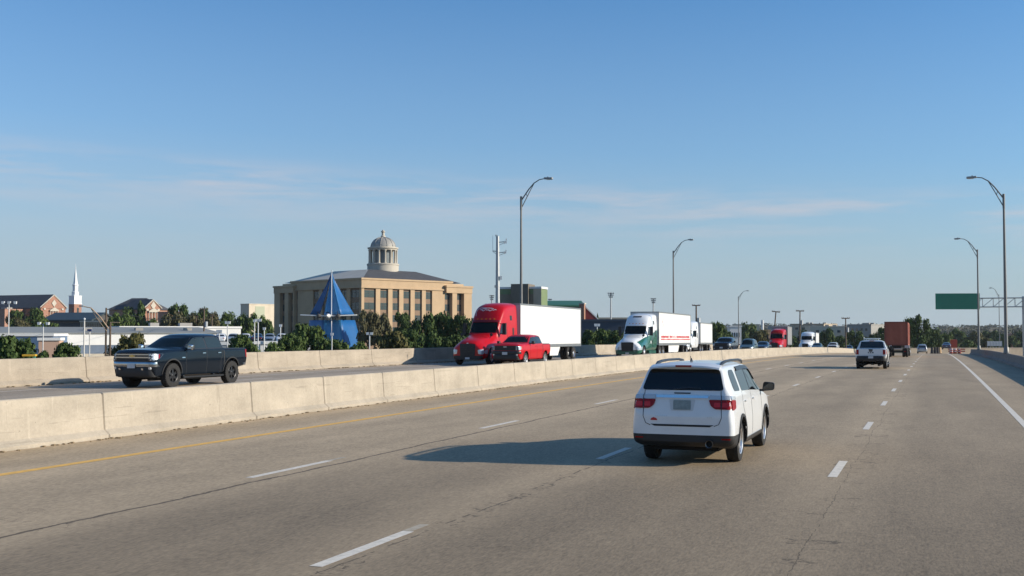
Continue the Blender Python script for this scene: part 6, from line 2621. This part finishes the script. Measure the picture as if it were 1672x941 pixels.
for i, (px, lb, c) in enumerate(((1521.5, 'black roadwork barrel nearest the far white wagon', (.03, .03, .03)), (1526.5, 'black roadwork barrel in the middle of the three', (.035, .03, .03)),
                                 (1530.5, 'black roadwork barrel beside the tan one', (.04, .03, .03)), (1534, 'tan roadwork barrel at the end of the black ones', (.55, .34, .16)))):
    barrel(px, 577, 205, lb, 1.15, c, stripes=False)
for (px, lb) in ((1553, 'red roadwork barrel at the end of the white edge line'), (1559, 'second red roadwork barrel right of the white edge line'), (1566, 'right-hand red roadwork barrel by the shoulder')):
    barrel(px, 578, 200, lb, .95, (.45, .06, .03))
p = W(1561.5, 542, 200)
s, t = st_of(p.x, p.y)
rt = thing('road_barricade', 'low red and white barricade across the far end of the right lane', 'barricade', rw(s, t), -TH)
mb = MB()
for z in (.35, .7):
    mb.box(-1.4, 1.4, -.03, .03, z, z + .2)
mb.build('rail', mat('barricade_red', (.5, .09, .04), .5), rt)
mb = MB()
for x in (-1.2, 1.2):
    mb.box(x - .04, x + .04, -.3, .3, 0, .06)
    mb.box(x - .04, x + .04, .03, .09, 0, 1.0)
mb.build('leg', M_WHITEP, rt)
D = 290
p = W(1557, 542, D)
rt = thing('orange_crate', 'bright orange-red box container beyond the roadworks', 'container', (p.x, p.y, W(1557, 568, D).z), -TH)
k = D / FPX
mb = MB()
mb.box(-5 * k, 5 * k, -1, 3, 0, 13 * k)
mb.build('body', mat('orange_red_paint', (.62, .09, .04), .5), rt)
mb = MB()
for i in range(9):
    x = -4.8 * k + 9.6 * k * i / 8
    mb.box(x - .06, x + .06, -1.05, -1.0, .1, 13 * k - .1)
mb.build('rib', mat('orange_red_rib', (.5, .07, .03), .5), rt)
# white fence and trailers on the right slope
D = 300
p = W(1612, 542, D)
k = D / FPX
rt = thing('white_fence', 'row of white fence panels on the right slope beyond the wall', 'fence', (p.x, p.y, W(1612, 567, D).z), -.1)
mb = MB()
for i in range(5):
    mb.box((i * 4.6) * k, (i * 4.6 + 4.1) * k, -.05, .05, .3, 9.5 * k)
mb.build('panel', M_WHITEW, rt)
for i in range(6):
    mb = MB()
    mb.box((i * 4.6 - .45) * k, (i * 4.6 - .05) * k, -.12, .12, -2, 10 * k)
    mb.build('post', M_GALV, rt)


# ================================================================== TRAFFIC
RED_P = paint('red_paint', (.46, .005, .010), .3, coat=.15)
NAVY_P = paint('blue_black_paint', (.005, .009, .015), .14, coat=.12)
TRUCK_W = paint('truck_white', (.76, .77, .77), .35)
TRAIL_W = mat('trailer_white', (.66, .66, .645), .45, var=.035, vscale=.6)
GREEN_P = paint('dark_green_paint', (.012, .10, .062), .3)
TEAL_P = paint('slate_teal_paint', (.06, .095, .10), .3, .3)
BLUE_P = paint('midnight_paint', (.012, .018, .035), .25, .3)
SILV_P = paint('silver_paint', (.42, .44, .45), .3, .5)
RUST = mat('rust_red_corrugation', (.30, .085, .05), .6, var=.16, vscale=.8)

suv = root_vehicle('sport_utility', 'white sport utility wagon driving ahead in the middle lane, seen from behind', 'car', 22.4, -4.20)
make_suv(suv)
suv.scale = (.945, 1, 1)

blk = root_vehicle('pickup_truck', 'dark blue-black lifted crew cab pickup coming towards us beyond the median', 'pickup truck', 36.9, -27.4, True)
make_pickup(blk, NAVY_P, lift=.14, Wd=1.98, style='dark', rim_m=M_DARKRIM, wkey='pk_dark', wr_=.45)

redp = root_vehicle('pickup_truck', 'bright red crew cab pickup beside the red truck cab', 'pickup truck', 68.6, -24.9, True)
make_pickup(redp, RED_P, lift=.11, style='red', wkey='pk_red', offroad=False, wr_=.41)

whp = root_vehicle('pickup_truck', 'white pickup with a roof light bar, seen from behind', 'pickup truck', 82.4, -4.0)
make_pickup(whp, M_WHITEP, lift=.07, style='white', wkey='pk_white', offroad=False, wr_=.42, light_bar=True)


def semi(name, label, s_nose, t, opp, top_m, low_m, style, tm, ty, top=4.1, cat='truck', roofz=3.92, L=16.0, gap=.75):
    """nose of the trailer is at local y = 0"""
    rt = root_vehicle(name, label, cat, s_nose, t, opp)
    if style:
        make_tractor(rt, top_m, low_m, style, y0=gap, roofz=roofz)
    make_trailer(rt, tm, 0.0, L, top, ty)
    return rt


semi('articulated_truck', 'red sleeper-cab truck pulling a plain white box trailer', 73.3, -28.0, True, RED_P, None, 'red', TRAIL_W, 'plain', roofz=4.12, L=14.3, gap=.35)
semi('articulated_truck', 'white and green sleeper-cab truck with red lettering on its trailer', 99.7, -24.4, True, TRUCK_W, GREEN_P, 'white', TRAIL_W, 'lettered', L=14.1, gap=.3)
semi('articulated_truck', 'second white box trailer truck, mostly hidden behind the red-lettered one', 139, -28.3, True, TRUCK_W, None, 'white', TRAIL_W, 'plain', top=3.75, L=8.0)
semi('articulated_truck', 'distant red truck cab beneath the leaning pole', 190.5, -23.9, True, RED_P, None, 'red', mat('grey_trailer', (.25, .25, .25), .5), 'plain', top=4.1, roofz=3.7, L=6.0)
semi('articulated_truck', 'distant white truck cab beside the upright thin pole', 218, -22.0, True, TRUCK_W, None, 'white', TRAIL_W, 'plain', top=3.5, roofz=3.6, L=6.0)

# container lorry going away
rt = root_vehicle('container_truck', 'truck carrying a rust-red shipping container, seen from behind', 'truck', 149, -4.1)
mb = MB()
mb.box(-1.22, 1.22, -12.0, 0, 1.35, 4.0)
ct = mb.build('container', RUST, rt)
mb = MB()
for i in range(40):
    y = -11.7 + .295 * i
    for sg in (1, -1):
        xa, xb = sorted((sg * 1.215, sg * 1.25))
        mb.box(xa, xb, y, y + .15, 1.5, 3.85)
for x in (-.9, -.3, .3, .9):
    mb.box(x - .03, x + .03, -12.07, -11.99, 1.4, 3.95)
mb.box(-.04, .04, -12.04, -11.99, 1.4, 3.95)
for z in (1.8, 2.6, 3.4):
    mb.box(-1.18, 1.18, -12.03, -11.99, z - .04, z + .04)
mb.build('rib', RUST, ct)
mb = MB()
for sg in (1, -1):
    xa, xb = sorted((sg * 1.10, sg * 1.27))
    mb.box(xa, xb, -12.06, -11.9, 1.33, 4.03)
mb.box(-1.27, 1.27, -12.06, -11.9, 3.88, 4.04)
mb.box(-1.27, 1.27, -12.06, -11.9, 1.33, 1.47)
mb.build('corner_post', mat('dark_rust', (.20, .055, .035), .6), ct)
mb = MB()
mb.box(-.5, .5, -12, .5, 1.0, 1.35)
mb.box(-1.2, 1.2, -12.0, -11.9, .55, .75)
mb.box(-.9, -.8, -12, -11.9, .75, 1.35)
mb.box(.8, .9, -12, -11.9, .75, 1.35)
mb.build('chassis', M_DARK, rt)
mb = MB()
for sg in (1, -1):
    mb.box(sg * .95 - .12, sg * .95 + .12, -12.03, -12.0, .6, .7)
mb.build('tail_light', M_RED, rt)
put_truck_wheels(rt, [(sx, y, .51, True) for sx in (1.1, -1.1) for y in (-10.6, -9.3, 1.0)] + [(1.05, 5.0, .51, False), (-1.05, 5.0, .51, False)])
mb = MB()
mb.box(-1.15, 1.15, 1.6, 3.4, .8, 3.3)
mb.prism([(-1.0, 3.4, .7), (-1.0, 5.8, .7), (-1.0, 5.8, 1.5), (-1.0, 3.4, 1.9)], (2.0, 0, 0))
mb.build('cab', TRUCK_W, rt)


def car(label, s, t, opp, pm, tall=0.0, L=4.8, name='car', cat='car', z=0.0):
    rt = root_vehicle(name, label, cat, s, t, opp, z=z)
    make_car(rt, pm, tall, L)
    return rt


def at_road(px, D):
    p = W(px, 542, D)
    return st_of(p.x, p.y)


s, t = at_road(1185, 128)
b2 = root_vehicle('pickup_truck', 'black pickup facing us right of the second trailer', 'pickup truck', s, t, True)
make_pickup(b2, BLUE_P, lift=.05, style='red2', wkey='pk_far', offroad=False) if False else make_pickup(b2, BLUE_P, lift=.05, style='white', wkey='pk_far', offroad=False, wr_=.41)
s, t = at_road(1222, 142)
car('slate teal wagon facing us left of the far navy car', s, t, True, TEAL_P, .35)
s, t = at_road(1246, 158)
car('navy sedan in front of the distant red truck cab', s, t, True, BLUE_P, .08)
s, t = at_road(1350, 235)
w2 = root_vehicle('pickup_truck', 'white pickup facing us where the median curves out of sight', 'pickup truck', s, -19.6, True)
make_pickup(w2, M_WHITEP, lift=.02, style='white', wkey='pk_far2', offroad=False, wr_=.41)
s, t = at_road(1386, 262)
car('dark blue car far off just left of the white pickup', s, t, True, BLUE_P, .1)
s, t = at_road(1318, 200)
car('dark car passing in front of the distant white truck cab', s, -19.3, True, mat('dark_green_car', (.02, .04, .035), .3, coat=.6), .05)
s, t = at_road(1505.5, 215)
car('silver wagon far ahead at the crest of the road', s, t, False, SILV_P, .32)
s, t = at_road(1545, 245)
car('white-roofed dark sedan beyond the roadwork barrels', s, t, False, mat('navy_sedan', (.03, .035, .07), .3, coat=.6), .1, z=.9)

# cars on the raised car park
rt = thing('parked_car', 'white car at the left end of the raised car park', 'car', (0, 0, 0), 0, 'cars on the raised car park')
make_car(rt, TRUCK_W, .1, 4.6)
pk0 = rt
cols = [('white car at the left end of the raised car park', None, .0), ('silver car second from the left on the raised car park', SILV_P, .0), ('white car in the middle of the raised car park, beside a silver one', None, .2),
        ('dark blue car between two pale ones on the raised car park', BLUE_P, 0), ('silver car right of the dark blue one on the raised car park', SILV_P, .1), ('white car at the right end of the raised car park', None, 0)]
pm = PARK.matrix_basis.copy() if False else Matrix.Translation(PARK.location) @ Matrix.Rotation(R(8), 4, 'Z')
for i, (lb, pmat, dy) in enumerate(cols):
    o = pk0 if i == 0 else dup(pk0, None, {TRUCK_W: pmat} if pmat else None)
    o.location = pm @ Vector((1.1 + 1.85 * i * 1.0, 3.4 + dy, 7.07))
    o.rotation_euler = (0, 0, R(8) + (math.pi if i % 3 else 0))
    o['label'] = lb
# pale concrete wall of the ramp that crosses beyond the crest
a, b = W(1478, 575.5, 254), W(1710, 573, 262)
rt = thing('ramp_wall', 'low tan concrete wall of a ramp crossing beyond the roadworks', 'wall', (a.x, a.y, a.z), math.atan2(b.y - a.y, b.x - a.x))
mb = MB()
Lw = (b.xy - a.xy).length
mb.box(0, Lw, 0, .4, -2.5, .85)
mb.build('wall', mat('tan_concrete', (.40, .33, .25), .9, var=.15, vscale=.5), rt)
mb = MB()
mb.box(-.02, Lw + .02, -.05, .45, .85, .95)
mb.build('cap', mat('tan_cap', (.46, .39, .30), .9), rt)

# ================================================================== CAMERA, SUN, SKY
cam = bpy.data.cameras.new('camera')
cam.sensor_fit = 'HORIZONTAL'
cam.sensor_width = 36
cam.lens = 36 * FPX / 1672
cam.clip_start = .1
cam.clip_end = 20000
co = bpy.data.objects.new('camera', cam)
COL.objects.link(co)
co.location = (0, 0, CAMH)
co.rotation_euler = (math.pi / 2 + PITCH, 0, 0)
SC.camera = co

SUN_EL = R(20.8)
SUN_AZ = R(97)          # clockwise from +Y
sun_dir = Vector((math.sin(SUN_AZ) * math.cos(SUN_EL), math.cos(SUN_AZ) * math.cos(SUN_EL), math.sin(SUN_EL)))
sl = bpy.data.lights.new('sun', 'SUN')
sl.energy = SUN_E
sl.angle = R(.53)
sl.color = (1.0, .895, .745)
so = bpy.data.objects.new('sun', sl)
COL.objects.link(so)
so.rotation_euler = (-sun_dir).to_track_quat('-Z', 'Y').to_euler()

wd = bpy.data.worlds.new('World')
SC.world = wd
wd.use_nodes = True
nt = wd.node_tree
bg = nt.nodes['Background']
sky = nnode(nt, 'ShaderNodeTexSky')
sky.sky_type = 'NISHITA'
sky.sun_disc = False
sky.sun_elevation = SUN_EL
sky.sun_rotation = SUN_AZ
sky.altitude = 200
sky.air_density = 1.0
sky.dust_density = .6
sky.ozone_density = 3.0
# thin cirrus band low in the sky
tc = nnode(nt, 'ShaderNodeTexCoord')
mp = nnode(nt, 'ShaderNodeMapping')
mp.inputs['Scale'].default_value = (5.0, 5.0, 46.0)
nt.links.new(tc.outputs['Generated'], mp.inputs[0])
nz = nnode(nt, 'ShaderNodeTexNoise')
nz.inputs['Scale'].default_value = 1.6
nz.inputs['Detail'].default_value = 7
nz.inputs['Roughness'].default_value = .58
nz.inputs['Distortion'].default_value = .25
nt.links.new(mp.outputs[0], nz.inputs['Vector'])
sp = nnode(nt, 'ShaderNodeSeparateXYZ')
nt.links.new(tc.outputs['Generated'], sp.inputs[0])


def ramp(src, pts):
    r_ = nnode(nt, 'ShaderNodeValToRGB')
    el = r_.color_ramp.elements
    el[0].position, el[0].color = pts[0][0], (pts[0][1],) * 3 + (1,)
    el[1].position, el[1].color = pts[-1][0], (pts[-1][1],) * 3 + (1,)
    for (p_, c_) in pts[1:-1]:
        e = el.new(p_)
        e.color = (c_,) * 3 + (1,)
    nt.links.new(src, r_.inputs[0])
    return r_.outputs[0]


def mth(op, a, b):
    n = nnode(nt, 'ShaderNodeMath', operation=op)
    for i, v in enumerate((a, b)):
        if isinstance(v, (int, float)):
            n.inputs[i].default_value = v
        else:
            nt.links.new(v, n.inputs[i])
    return n.outputs[0]


# band height drifts down to the right: z + .06 * x
hgt = mth('ADD', sp.outputs[2], mth('MULTIPLY', sp.outputs[0], .05))
band = ramp(hgt, [(0.0, 0.0), (.08, .10), (.102, .55), (.120, 1.0), (.130, .35), (.142, 0.0)])
wisp = ramp(nz.outputs['Fac'], [(.40, 0.0), (.52, .45), (.66, 1.0)])
cl = mth('MULTIPLY', mth('MULTIPLY', band, wisp), .62)
veil = ramp(hgt, [(0.0, .85), (.05, .75), (.10, .52), (.16, .24), (.30, 0.0)])
tint = nnode(nt, 'ShaderNodeVectorMath', operation='MULTIPLY')
tint.inputs[1].default_value = TINT
nt.links.new(sky.outputs[0], tint.inputs[0])
mxv = nnode(nt, 'ShaderNodeMixRGB')
mxv.inputs[2].default_value = (*VEIL, 1)
nt.links.new(veil, mxv.inputs[0])
nt.links.new(tint.outputs[0], mxv.inputs[1])
mx = nnode(nt, 'ShaderNodeMixRGB')
mx.inputs[2].default_value = (*CLOUD, 1)
nt.links.new(cl, mx.inputs[0])
nt.links.new(mxv.outputs[0], mx.inputs[1])
nt.links.new(mx.outputs[0], bg.inputs['Color'])
bg.inputs['Strength'].default_value = SKY_S

SC.render.filter_size = .85
SC.view_settings.view_transform = 'Standard'
SC.view_settings.look = 'None'
SC.view_settings.exposure = EXPO
SC.view_settings.gamma = 1.0
SC.view_settings.use_curve_mapping = False

# ------------------------------------------------------------------ air
if HAZE:
    mb = MB()
    mb.box(-3700, 3700, -3700, 3700, -12, 60)
    hm = bpy.data.materials.new('haze_air')
    hm.use_nodes = True
    nt = hm.node_tree
    for n in list(nt.nodes):
        if n.type == 'BSDF_PRINCIPLED':
            nt.nodes.remove(n)
    pv = nnode(nt, 'ShaderNodeVolumePrincipled')
    pv.inputs['Color'].default_value = (.86, .92, 1.0, 1)
    pv.inputs['Density'].default_value = HAZE
    pv.inputs['Anisotropy'].default_value = .2
    nt.links.new(pv.outputs[0], [n for n in nt.nodes if n.type == 'OUTPUT_MATERIAL'][0].inputs['Volume'])
    tag(mb.build('haze', hm), 'thin pale air that fades the far hills', None, None, 'stuff')
